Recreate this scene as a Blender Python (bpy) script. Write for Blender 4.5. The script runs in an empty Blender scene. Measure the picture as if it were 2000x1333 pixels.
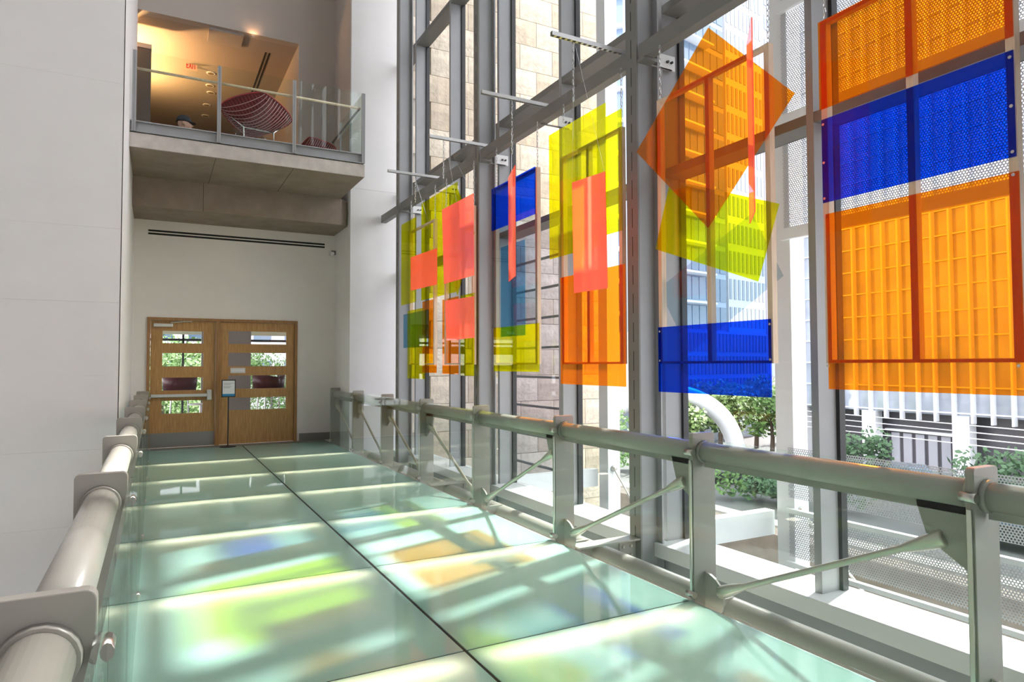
import bpy, math, random
import numpy as np
from mathutils import Vector, Matrix
random.seed(7)
sc = bpy.context.scene
col = sc.collection

# ------------------------------------------------------------------ camera
F, CX, CY, H = 1300.0, 1000.0, 666.5, 1.58
YAW = math.atan2(696, 1300); PITCH = math.atan2(46.5, 1300); ROLL = 0.0028
_fw0 = np.array([math.sin(YAW), math.cos(YAW), 0.0]); _rt0 = np.array([math.cos(YAW), -math.sin(YAW), 0.0])
FW = _fw0*math.cos(PITCH) + np.array([0, 0, math.sin(PITCH)]); _up0 = np.cross(_rt0, FW)
RT = _rt0*math.cos(ROLL) - _up0*math.sin(ROLL); UP = np.cross(RT, FW)
CAM = np.array([0.0, 0.0, H])
def ray(px, py): return FW + RT*(px-CX)/F - UP*(py-CY)/F
def onz(px, py, z=0.0):
    r = ray(px, py); return CAM + r*(z-H)/r[2]
def onx(px, py, x):
    r = ray(px, py); return CAM + r*x/r[0]
def ony(px, py, y):
    r = ray(px, py); return CAM + r*y/r[1]
cd = bpy.data.cameras.new('camera'); cam = bpy.data.objects.new('camera', cd); col.objects.link(cam)
cd.sensor_width = 36.0; cd.lens = 36.0*F/2000.0; cd.clip_start = 0.02; cd.clip_end = 600
M = Matrix(((RT[0], UP[0], -FW[0], 0), (RT[1], UP[1], -FW[1], 0), (RT[2], UP[2], -FW[2], H), (0, 0, 0, 1)))
cam.matrix_world = M
sc.camera = cam

# ------------------------------------------------------------------ world, sun, exposure
w = bpy.data.worlds.new('sky'); sc.world = w; w.use_nodes = True
nt = w.node_tree; nt.nodes.clear()
wo = nt.nodes.new('ShaderNodeOutputWorld'); bg = nt.nodes.new('ShaderNodeBackground')
bg.inputs['Color'].default_value = (0.94, 0.95, 1.0, 1); bg.inputs['Strength'].default_value = 2.4
nt.links.new(bg.outputs[0], wo.inputs[0])
sd = bpy.data.lights.new('sun', 'SUN'); sun = bpy.data.objects.new('sun', sd); col.objects.link(sun)
sd.energy = 9.0; sd.angle = math.radians(2.2); sd.color = (1.0, 0.96, 0.90)
SUN_DIR = Vector((-0.88, -0.28, -1.0)).normalized()
sun.rotation_euler = SUN_DIR.to_track_quat('-Z', 'Y').to_euler(); sun.location = (30, 12, 28)
vs = sc.view_settings
vs.view_transform = 'Standard'; vs.look = 'None'; vs.gamma = 1.0; vs.exposure = 0.92; vs.use_curve_mapping = False
cy = sc.cycles
cy.max_bounces = 10; cy.diffuse_bounces = 4; cy.glossy_bounces = 4; cy.transmission_bounces = 6
cy.transparent_max_bounces = 32; cy.caustics_reflective = False; cy.caustics_refractive = False
cy.sample_clamp_indirect = 6.0; cy.use_denoising = True

# ------------------------------------------------------------------ materials
MATS = {}
def mat(name, color, rough=0.5, metal=0.0, noise=0.0, nscale=8.0, bump=0.0, bscale=40.0, spec=0.5, coat=0.0):
    if name in MATS: return MATS[name]
    m = bpy.data.materials.new(name); m.use_nodes = True; n = m.node_tree; MATS[name] = m
    p = n.nodes['Principled BSDF']
    p.inputs['Base Color'].default_value = (*color, 1); p.inputs['Roughness'].default_value = rough
    p.inputs['Metallic'].default_value = metal; p.inputs['Specular IOR Level'].default_value = spec
    p.inputs['Coat Weight'].default_value = coat
    tc = n.nodes.new('ShaderNodeTexCoord')
    if noise > 0:
        t = n.nodes.new('ShaderNodeTexNoise'); t.inputs['Scale'].default_value = nscale; t.inputs['Detail'].default_value = 6
        n.links.new(tc.outputs['Object'], t.inputs['Vector'])
        mr = n.nodes.new('ShaderNodeMapRange'); mr.inputs['From Min'].default_value = .3; mr.inputs['From Max'].default_value = .7
        mr.inputs['To Min'].default_value = 1-noise; mr.inputs['To Max'].default_value = 1+noise
        n.links.new(t.outputs['Fac'], mr.inputs['Value'])
        mx = n.nodes.new('ShaderNodeVectorMath'); mx.operation = 'SCALE'; mx.inputs[0].default_value = color
        n.links.new(mr.outputs[0], mx.inputs['Scale']); n.links.new(mx.outputs[0], p.inputs['Base Color'])
    if bump > 0:
        t = n.nodes.new('ShaderNodeTexNoise'); t.inputs['Scale'].default_value = bscale; t.inputs['Detail'].default_value = 8
        n.links.new(tc.outputs['Object'], t.inputs['Vector'])
        b = n.nodes.new('ShaderNodeBump'); b.inputs['Strength'].default_value = bump; b.inputs['Distance'].default_value = 0.02
        n.links.new(t.outputs['Fac'], b.inputs['Height']); n.links.new(b.outputs[0], p.inputs['Normal'])
    return m
def schlick(n, f0=0.04, scale=0.9):
    g = n.nodes.new('ShaderNodeNewGeometry'); d = n.nodes.new('ShaderNodeVectorMath'); d.operation = 'DOT_PRODUCT'
    n.links.new(g.outputs['Normal'], d.inputs[0]); n.links.new(g.outputs['Incoming'], d.inputs[1])
    def mth(op, a, b=None):
        k = n.nodes.new('ShaderNodeMath'); k.operation = op
        for i, v in enumerate((a, b)):
            if v is None: continue
            if isinstance(v, (int, float)): k.inputs[i].default_value = v
            else: n.links.new(v, k.inputs[i])
        return k.outputs[0]
    a = mth('ABSOLUTE', d.outputs['Value']); b = mth('SUBTRACT', 1.0, a); c = mth('POWER', b, 5.0)
    return mth('ADD', mth('MULTIPLY', c, scale), f0)
def shader(name):
    m = bpy.data.materials.new(name); m.use_nodes = True; n = m.node_tree; n.nodes.clear(); MATS[name] = m
    return m, n, n.nodes.new('ShaderNodeOutputMaterial')
def clear_mat(name, color, f0=0.04, scale=0.9, rough=0.0, diffuse=None, dfac=0.0, tfac=.75):
    """thin see-through sheet: tinted transparency under a mirror-like surface"""
    m, n, o = shader(name)
    t = n.nodes.new('ShaderNodeBsdfTransparent'); t.inputs[0].default_value = (*color, 1)
    base = t.outputs[0]
    if diffuse:
        df = n.nodes.new('ShaderNodeBsdfDiffuse'); df.inputs[0].default_value = (*diffuse, 1)
        tl = n.nodes.new('ShaderNodeBsdfTranslucent'); tl.inputs[0].default_value = (*diffuse, 1)
        a = n.nodes.new('ShaderNodeAddShader')
        mm = n.nodes.new('ShaderNodeMixShader'); mm.inputs[0].default_value = tfac
        n.links.new(df.outputs[0], mm.inputs[1]); n.links.new(tl.outputs[0], mm.inputs[2])
        mx = n.nodes.new('ShaderNodeMixShader'); mx.inputs[0].default_value = dfac
        n.links.new(base, mx.inputs[1]); n.links.new(mm.outputs[0], mx.inputs[2]); base = mx.outputs[0]
    g = n.nodes.new('ShaderNodeBsdfGlossy'); g.inputs['Roughness'].default_value = rough
    x = n.nodes.new('ShaderNodeMixShader')
    n.links.new(schlick(n, f0, scale), x.inputs[0]); n.links.new(base, x.inputs[1]); n.links.new(g.outputs[0], x.inputs[2])
    n.links.new(x.outputs[0], o.inputs[0]); return m
def emit_mat(name, color, strength):
    m, n, o = shader(name); e = n.nodes.new('ShaderNodeEmission'); e.inputs[0].default_value = (*color, 1); e.inputs[1].default_value = strength
    n.links.new(e.outputs[0], o.inputs[0]); return m
def floor_glass():
    m, n, o = shader('frosted_floor_glass')
    tc = n.nodes.new('ShaderNodeTexCoord'); t = n.nodes.new('ShaderNodeTexNoise'); t.inputs['Scale'].default_value = 0.9
    n.links.new(tc.outputs['Object'], t.inputs['Vector'])
    cr = n.nodes.new('ShaderNodeValToRGB')
    cr.color_ramp.elements[0].position = .3; cr.color_ramp.elements[0].color = (0.38, 0.69, 0.62, 1)
    cr.color_ramp.elements[1].position = .7; cr.color_ramp.elements[1].color = (0.46, 0.77, 0.69, 1)
    n.links.new(t.outputs['Fac'], cr.inputs[0])
    df = n.nodes.new('ShaderNodeBsdfDiffuse'); n.links.new(cr.outputs[0], df.inputs[0])
    tl = n.nodes.new('ShaderNodeBsdfTranslucent'); tl.inputs[0].default_value = (0.92, 0.96, 0.88, 1)
    mm = n.nodes.new('ShaderNodeMixShader'); mm.inputs[0].default_value = .42
    n.links.new(df.outputs[0], mm.inputs[1]); n.links.new(tl.outputs[0], mm.inputs[2])
    g = n.nodes.new('ShaderNodeBsdfGlossy'); g.inputs['Roughness'].default_value = .03
    x = n.nodes.new('ShaderNodeMixShader')
    n.links.new(schlick(n, .06, .8), x.inputs[0]); n.links.new(mm.outputs[0], x.inputs[1]); n.links.new(g.outputs[0], x.inputs[2])
    n.links.new(x.outputs[0], o.inputs[0]); return m
def perforated(name, color, pitch=0.027, radius=0.0092, opaque=0.75):
    """sheet metal with staggered round holes, in object YZ"""
    m, n, o = shader(name)
    tc = n.nodes.new('ShaderNodeTexCoord'); sp = n.nodes.new('ShaderNodeSeparateXYZ'); n.links.new(tc.outputs['Object'], sp.inputs[0])
    def mth(op, a, b=None):
        k = n.nodes.new('ShaderNodeMath'); k.operation = op
        for i, v in enumerate((a, b)):
            if v is None: continue
            if isinstance(v, (int, float)): k.inputs[i].default_value = v
            else: n.links.new(v, k.inputs[i])
        return k.outputs[0]
    zz = mth('DIVIDE', sp.outputs['Z'], pitch*0.866); row = mth('FLOOR', zz)
    yy = mth('ADD', mth('DIVIDE', sp.outputs['Y'], pitch), mth('MULTIPLY', row, 0.5))
    fy = mth('SUBTRACT', mth('FRACT', yy), .5); fz = mth('MULTIPLY', mth('SUBTRACT', mth('FRACT', zz), .5), .866)
    d = mth('SQRT', mth('ADD', mth('MULTIPLY', fy, fy), mth('MULTIPLY', fz, fz)))
    hole = mth('LESS_THAN', d, radius/pitch)
    p = n.nodes.new('ShaderNodeBsdfPrincipled'); p.inputs['Base Color'].default_value = (*color, 1); p.inputs['Roughness'].default_value = .45; p.inputs['Metallic'].default_value = .2
    t = n.nodes.new('ShaderNodeBsdfTransparent'); x = n.nodes.new('ShaderNodeMixShader')
    n.links.new(hole, x.inputs[0]); n.links.new(p.outputs[0], x.inputs[1]); n.links.new(t.outputs[0], x.inputs[2])
    n.links.new(x.outputs[0], o.inputs[0]); return m
def wood_mat(name, c1, c2):
    m = bpy.data.materials.new(name); m.use_nodes = True; n = m.node_tree; p = n.nodes['Principled BSDF']; MATS[name] = m
    tc = n.nodes.new('ShaderNodeTexCoord'); mp = n.nodes.new('ShaderNodeMapping'); mp.inputs['Scale'].default_value = (14, 14, 1.2)
    t = n.nodes.new('ShaderNodeTexNoise'); t.inputs['Scale'].default_value = 3; t.inputs['Detail'].default_value = 8
    n.links.new(tc.outputs['Object'], mp.inputs[0]); n.links.new(mp.outputs[0], t.inputs['Vector'])
    cr = n.nodes.new('ShaderNodeValToRGB'); cr.color_ramp.elements[0].position = .32; cr.color_ramp.elements[1].position = .7
    cr.color_ramp.elements[0].color = (*c1, 1); cr.color_ramp.elements[1].color = (*c2, 1)
    n.links.new(t.outputs['Fac'], cr.inputs[0]); n.links.new(cr.outputs[0], p.inputs['Base Color'])
    p.inputs['Roughness'].default_value = .4; return m
def rt(c): return tuple(math.sqrt(v) for v in c)

WALL = mat('white_plaster', (0.86, 0.835, 0.83), .7, noise=.02, nscale=2)
BEIGE = mat('warm_white_plaster', (0.87, 0.82, 0.795), .7, noise=.02, nscale=2)
TAUPE = mat('taupe_wall_paint', (0.46, 0.405, 0.36), .75, noise=.02, nscale=2)
TAUPED = mat('taupe_ceiling_paint', (0.40, 0.34, 0.29), .75, noise=.02, nscale=2)
DARKGAP = mat('dark_gap', (0.02, 0.02, 0.02), .8)
STEEL = mat('grey_painted_steel', (0.33, 0.335, 0.345), .42, noise=.04, nscale=3)
STEELD = mat('dark_grey_steel', (0.20, 0.195, 0.185), .5, noise=.05, nscale=4)
RAILP = mat('sage_grey_painted_steel', (0.36, 0.335, 0.30), .32, noise=.03, nscale=5)
TUBEP = mat('satin_grey_tube_paint', (0.47, 0.445, 0.40), .22, noise=.03, nscale=5)
INOX = mat('brushed_stainless', (0.62, 0.60, 0.56), .28, metal=1.0)
INOXR = mat('satin_rod_stainless', (0.62, 0.58, 0.50), .3, metal=.7)
BLACK = mat('black_rubber', (0.025, 0.025, 0.027), .5)
SILL = mat('white_sill_metal', (0.78, 0.79, 0.79), .4)
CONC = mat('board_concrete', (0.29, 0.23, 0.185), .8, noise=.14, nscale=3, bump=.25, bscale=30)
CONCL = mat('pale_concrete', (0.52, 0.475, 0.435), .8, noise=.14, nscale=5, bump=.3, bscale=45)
OAK = wood_mat('honey_oak', (0.42, 0.22, 0.075), (0.60, 0.34, 0.13))
OAKD = wood_mat('brown_oak', (0.30, 0.145, 0.055), (0.44, 0.23, 0.09))
MAPLE = wood_mat('pale_maple', (0.72, 0.52, 0.36), (0.84, 0.64, 0.46))
ALU = mat('satin_aluminium', (0.70, 0.70, 0.70), .35, metal=.8)
KICK = mat('kick_plate_steel', (0.30, 0.29, 0.28), .38, metal=.8)
WHITE = mat('white_paint', (0.85, 0.85, 0.84), .5)
GLASS = clear_mat('clear_glass', (0.985, 0.99, 0.99), .022, .7)
RGLASS = clear_mat('railing_glass', (0.945, 0.985, 0.965), .025, .7)
GEDGE = mat('green_glass_edge', (0.45, 0.62, 0.55), .15)
FGLASS = floor_glass()
ORANGE = clear_mat('orange_acrylic', rt((1.0, 0.30, 0.006)), .03, .6, diffuse=(1.0, .30, .01), dfac=.07)
BLUE = clear_mat('blue_acrylic', rt((0.0, 0.065, 0.85)), .03, .6, diffuse=(0, .06, .75), dfac=.08)
YELLOW = clear_mat('yellow_green_acrylic', rt((0.80, 0.80, 0.004)), .03, .6, diffuse=(.72, .72, .01), dfac=.09)
SKYB = clear_mat('light_blue_acrylic', rt((0.20, 0.50, 0.72)), .03, .6, diffuse=(.1, .35, .6), dfac=.05)
PALEB = clear_mat('pale_blue_acrylic', rt((0.58, 0.72, 0.80)), .03, .6)
# fluorescent acrylic turns blue and green daylight into red: its red reflectance is above one
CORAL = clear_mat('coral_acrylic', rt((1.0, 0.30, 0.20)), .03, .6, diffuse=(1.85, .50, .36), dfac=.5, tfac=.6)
STONE = mat('split_face_limestone', (0.60, 0.50, 0.375), .9, noise=.16, nscale=5, bump=1.0, bscale=14)
STONE2 = mat('pale_split_limestone', (0.70, 0.61, 0.48), .9, noise=.16, nscale=6, bump=1.0, bscale=16)
PERF = perforated('perforated_white_metal', (0.55, 0.56, 0.60))
EXTW = mat('white_exterior_steel', (0.80, 0.82, 0.84), .45)
LAV = clear_mat('lavender_window_glass', rt((0.60, 0.60, 0.72)), .05, .8)
ASPH = mat('pale_paving', (0.11, 0.108, 0.108), .9, noise=.1, nscale=.4)
CARPET = mat('grey_carpet', (0.28, 0.30, 0.30), .95, noise=.1, nscale=30)
MAROON = mat('maroon_leather', (0.09, 0.012, 0.016), .4)
RED = mat('red_wire_coating', (0.36, 0.02, 0.025), .35)
REDPAD = mat('dark_red_fabric', (0.15, 0.012, 0.018), .8)
PINKW = mat('bright_wire_coating', (0.70, 0.42, 0.40), .3)
CHROME = mat('chrome', (0.8, 0.8, 0.8), .12, metal=1.0)
SKIN = mat('skin', (0.50, 0.28, 0.20), .55)
CAPM = mat('navy_cap_cloth', (0.012, 0.014, 0.022), .8)
SHIRT = mat('grey_shirt', (0.30, 0.31, 0.33), .8)
LEAF = [mat('leaf_green_a', (0.10, 0.20, 0.045), .6), mat('leaf_green_b', (0.20, 0.30, 0.09), .6), mat('leaf_green_c', (0.05, 0.12, 0.045), .6)]
BARK = mat('bark', (0.10, 0.07, 0.05), .9)
WINB = mat('dark_blue_window', (0.10, 0.16, 0.24), .1, spec=.8)
WING = mat('grey_window', (0.22, 0.26, 0.31), .12, spec=.8)
WINL = mat('pale_blue_window', (0.20, 0.28, 0.42), .12, spec=.8)
FACW = mat('white_facade', (0.66, 0.65, 0.65), .8)
FACB = mat('pale_blue_facade', (0.34, 0.42, 0.54), .6)
CURT = mat('office_curtain_glass', (0.42, 0.46, 0.54), .12, metal=.35, noise=.25, nscale=.35, bump=.10, bscale=1.2)

# ------------------------------------------------------------------ mesh helpers
WLOC = {}
def wloc(o):
    return WLOC.get(o.name, Vector((0, 0, 0))) if o else Vector((0, 0, 0))
def tag(o, label=None, cat=None, group=None, kind=None):
    if label: o['label'] = label
    if cat: o['category'] = cat
    if group: o['group'] = group
    if kind: o['kind'] = kind
    return o
def empty(name, loc, label=None, cat=None, group=None, kind=None):
    o = bpy.data.objects.new(name, None); col.objects.link(o); o.location = loc; o.empty_display_size = .1
    WLOC[o.name] = Vector(loc); return tag(o, label, cat, group, kind)
class MB:
    def __init__(s): s.v = []; s.f = []
    def add(s, vs, fs):
        k = len(s.v); s.v += [tuple(float(c) for c in q) for q in vs]; s.f += [tuple(i+k for i in q) for q in fs]; return s
    def box(s, x0, x1, y0, y1, z0, z1):
        return s.add([(x0,y0,z0),(x1,y0,z0),(x1,y1,z0),(x0,y1,z0),(x0,y0,z1),(x1,y0,z1),(x1,y1,z1),(x0,y1,z1)],
                     [(0,3,2,1),(4,5,6,7),(0,1,5,4),(1,2,6,5),(2,3,7,6),(3,0,4,7)])
    def prism(s, poly, axis, lo, hi):
        """poly: 2-D points in the two remaining axes (in xyz order), extruded along axis"""
        n = len(poly); vs = []
        for h in (lo, hi):
            for a, b in poly: vs.append({'x': (h, a, b), 'y': (a, h, b), 'z': (a, b, h)}[axis])
        return s.add(vs, [tuple(range(n-1, -1, -1)), tuple(range(n, 2*n))] + [(i, (i+1) % n, n+(i+1) % n, n+i) for i in range(n)])
    def cyl(s, p0, p1, r0, r1=None, n=12, cap=True):
        r1 = r0 if r1 is None else r1
        p0, p1 = Vector(p0), Vector(p1); d = (p1-p0).normalized(); a = d.orthogonal().normalized(); b = d.cross(a)
        vs = []
        for p, r in ((p0, r0), (p1, r1)):
            for i in range(n):
                t = 2*math.pi*i/n; vs.append(p+(a*math.cos(t)+b*math.sin(t))*r)
        fs = [(i, (i+1) % n, n+(i+1) % n, n+i) for i in range(n)]
        if cap: fs += [tuple(range(n-1, -1, -1)), tuple(range(n, 2*n))]
        return s.add(vs, fs)
    def tube(s, pts, r, n=8):
        pts = [Vector(p) for p in pts]; rings = []; k = len(s.v)
        d = (pts[1]-pts[0]).normalized(); a = d.orthogonal().normalized()
        for i, p in enumerate(pts):
            t = (pts[min(i+1, len(pts)-1)]-pts[max(i-1, 0)]).normalized(); a = (a-t*a.dot(t)).normalized(); b = t.cross(a)
            rr = r[i] if isinstance(r, (list, tuple)) else r
            for j in range(n):
                q = 2*math.pi*j/n; s.v.append(tuple(p+(a*math.cos(q)+b*math.sin(q))*rr))
        m = len(pts)
        for i in range(m-1):
            for j in range(n): s.f.append((k+i*n+j, k+i*n+(j+1) % n, k+(i+1)*n+(j+1) % n, k+(i+1)*n+j))
        s.f.append(tuple(k+j for j in range(n-1, -1, -1))); s.f.append(tuple(k+(m-1)*n+j for j in range(n))); return s
    def lathe(s, prof, c, n=16):
        k = len(s.v)
        for r, z in prof:
            for j in range(n):
                q = 2*math.pi*j/n; s.v.append((c[0]+r*math.cos(q), c[1]+r*math.sin(q), c[2]+z))
        for i in range(len(prof)-1):
            for j in range(n): s.f.append((k+i*n+j, k+i*n+(j+1) % n, k+(i+1)*n+(j+1) % n, k+(i+1)*n+j))
        s.f.append(tuple(k+j for j in range(n-1, -1, -1))); s.f.append(tuple(k+(len(prof)-1)*n+j for j in range(n))); return s
    def ball(s, c, r, n=10, m=7, sx=1, sy=1, sz=1):
        prof = [(max(1e-4, r*math.sin(math.pi*i/m)), -r*math.cos(math.pi*i/m)) for i in range(m+1)]
        k = len(s.v); s.lathe(prof, (0, 0, 0), n)
        for i in range(k, len(s.v)):
            x, y, z = s.v[i]; s.v[i] = (c[0]+x*sx, c[1]+y*sy, c[2]+z*sz)
        return s
    def build(s, name, m, parent=None, smooth=False, bevel=0.0):
        v = np.array(s.v, float)
        if parent is None: org = Vector(((v[:, 0].min()+v[:, 0].max())/2, (v[:, 1].min()+v[:, 1].max())/2, v[:, 2].min()))
        else: org = wloc(parent)
        me = bpy.data.meshes.new(name); me.from_pydata([tuple(q) for q in v-np.array(org)], [], s.f)
        me.materials.append(m)
        if smooth:
            for p in me.polygons: p.use_smooth = len(p.vertices) == 4
        me.update()
        o = bpy.data.objects.new(name, me); col.objects.link(o)
        if parent is None: o.location = org
        else: o.parent = parent
        WLOC[o.name] = org.copy()
        if bevel > 0:
            b = o.modifiers.new('bevel', 'BEVEL'); b.width = bevel; b.segments = 2; b.limit_method = 'ANGLE'
        return o
def B(*a): return MB().box(*a)
def put(name, me, parent, loc):
    """a piece sharing mesh data, placed at a world location under parent"""
    o = bpy.data.objects.new(name, me); col.objects.link(o); o.parent = parent; o.location = Vector(loc)-wloc(parent)
    WLOC[o.name] = Vector(loc); return o
def mesh_of(mb, name, m, smooth=False):
    me = bpy.data.meshes.new(name); me.from_pydata(mb.v, [], mb.f); me.materials.append(m)
    if smooth:
        for p in me.polygons: p.use_smooth = len(p.vertices) == 4
    me.update(); return me

# ------------------------------------------------------------------ key dimensions
XL, XC, XR = -0.12, 1.535, 3.17            # glass deck edges and centre joint
YJ = [1.67+1.75*k for k in range(8)]       # cross joints / posts
YW = 14.45                                 # door wall
YP = 13.15                                 # white pier face
COLY = [1.50, 5.00, 8.50, 11.99]; XCOL = 3.98
MULY = [1.49, 3.29, 4.97, 6.80, 8.48, 10.28, 11.97]; XM, XG = 4.34, 4.57
ZLOW, ZTOP = -4.5, 13.0

# ================================================================== STRUCTURE
hall = B(-9, 4.6, -4, YW+.2, ZLOW-.2, ZLOW).build('floor', CARPET); tag(hall, 'grey hall floor below the glass bridge', 'floor', kind='structure')
ce = B(-9, 4.7, -4.2, YW+.2, ZTOP, ZTOP+.2).build('ceiling', WALL); tag(ce, 'white hall ceiling above the bridge', 'ceiling', kind='structure')

wn = B(-9, 4.6, -4.2, -4.0, ZLOW, ZTOP).build('wall_near', mat('mid_grey_panelling', (0.42, 0.41, 0.40), .6)); tag(wn, 'white wall behind the camera', 'wall', kind='structure')
wf = B(-9.2, -9.0, -4.2, YW, ZLOW, ZTOP).build('wall_far_left', WALL); tag(wf, 'white wall far left of the bridge', 'wall', kind='structure')
# left wall: a white panelled block beside the bridge
wl = empty('wall_left', (-.4, 9.65, ZLOW), 'tall white panelled wall left of the bridge', 'wall', kind='structure')
B(-9, -.408, 9.66, YW+.2, ZLOW, ZTOP).build('wall_core', WALL, wl)
zs = [ZLOW, -.355, .556, 1.46, 2.37, 3.30, 5.15, 7.0, 8.8, 10.6, ZTOP]
for a, b in zip(zs[:-1], zs[1:]):
    for x0, x1 in ((-2.9, -.40), (-5.4, -2.904), (-9, -5.404)):
        B(x0, x1, 9.648, 9.70, a+.0007, b-.0007).build('wall_panel', WALL, wl)
B(-.4075, -.40, 9.648, YW+.2, ZLOW, ZTOP).build('wall_return', WALL, wl)

# door wall
DX0, DX1, DZ = -.15, 2.62, 2.51
wb = empty('wall_back', (1.5, YW, 0), 'warm white end wall with the oak doors', 'wall', kind='structure')
b = MB(); b.box(-.40, 3.39, YW, YW+.2, ZLOW, 0).box(-.40, DX0, YW, YW+.2, 0, DZ).box(DX1, 3.39, YW, YW+.2, 0, DZ).box(-.40, 3.39, YW, YW+.2, DZ, 4.99)
b.build('lower_wall', BEIGE, wb)
OPX, OPZ = 2.60, 8.44
b = MB(); b.box(OPX, 3.39, YW, YW+.2, 4.99, OPZ).box(-.40, 3.39, YW, YW+.2, OPZ, ZTOP)
b.build('upper_wall', TAUPE, wb); B(3.372, 3.388, YP+.005, YW, 5.14, ZTOP).build('return_lining', TAUPE, wb)
bb = B(DX1+.05, 3.39, YW-.02, YW, 0, .155).build('baseboard_back', mat('grey_baseboard', (0.22, 0.22, 0.215), .5)); tag(bb, 'dark grey baseboard right of the oak doors', 'baseboard', kind='structure')

# white pier at the facade end
wr = empty('wall_right', (3.39, YP, ZLOW), 'bright white pier between end wall and glass facade', 'wall', kind='structure')
for a, b_ in ((ZLOW, -.165), (-.165, 5.13), (5.13, ZTOP)):
    B(3.39, 4.62, YP, YW+.2, a+.003, b_-.003).build('wall_panel', WALL, wr)
B(3.40, 4.6, YP+.01, YW+.2, ZLOW, ZTOP).build('wall_core', WALL, wr)

# glass bridge deck
deck = empty('floor', (XC, 7, 0), 'frosted green glass bridge deck of large panels', 'floor', kind='structure')
ys = [-0.08] + YJ + [YW-.02]
for i in range(len(ys)-1):
    for x0, x1 in ((XL, XC), (XC, XR)):
        o = B(x0+(.011 if x0 == XC else 0), x1-(.011 if x1 == XC else 0), ys[i]+.008, ys[i+1]-.008, -.035, 0).build('glass_panel', FGLASS, deck)
for i, y in enumerate(ys[1:-1]):
    B(XL, XR, y-.0075, y+.0075, -.05, -.004).build('joint_gasket', DARKGAP, deck)
B(XC-.010, XC+.010, -.08, YW-.02, -.05, -.005).build('joint_gasket', DARKGAP, deck)
B(XR, XR+.012, -.08, YW-.02, -.037, -.001).build('glass_edge', GEDGE, deck); B(XL-.012, XL, -.08, YW-.02, -.037, -.001).build('glass_edge', GEDGE, deck)
for y in ys[1:-1]:
    B(XL+.03, XR-.03, y-.04, y+.04, -.30, -.051).build('cross_beam', RAILP, deck)
B(XC-.06, XC+.06, -.08, YW-.05, -.28, -.052).build('centre_beam', RAILP, deck)
ADDED_GLOW = emit_mat('added_band_glow', (1.0, .86, .70), 11.0)  # emitters added under the glass to make cream bands beside the joints
for i, y in enumerate(ys[1:-1]):
    if i == len(ys)-3: continue
    for x0, x1 in ((XL+.15, XC-.10), (XC+.10, XR-.15)):
        B(x0, x1, y-.19, y-.09, -.125, -.115).build('added_glow_strip', ADDED_GLOW, deck)
B(XL, XR, YW-.30, YW-.02, -.003, .002).build('threshold_plate', STEELD, deck)
B(XL+.05, XR-.05, -.08, YW-.05, -.62, -.60).build('added_reflector_tray', WHITE, deck)  # added unseen white tray, bounces the strip glow up through the glass

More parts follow.
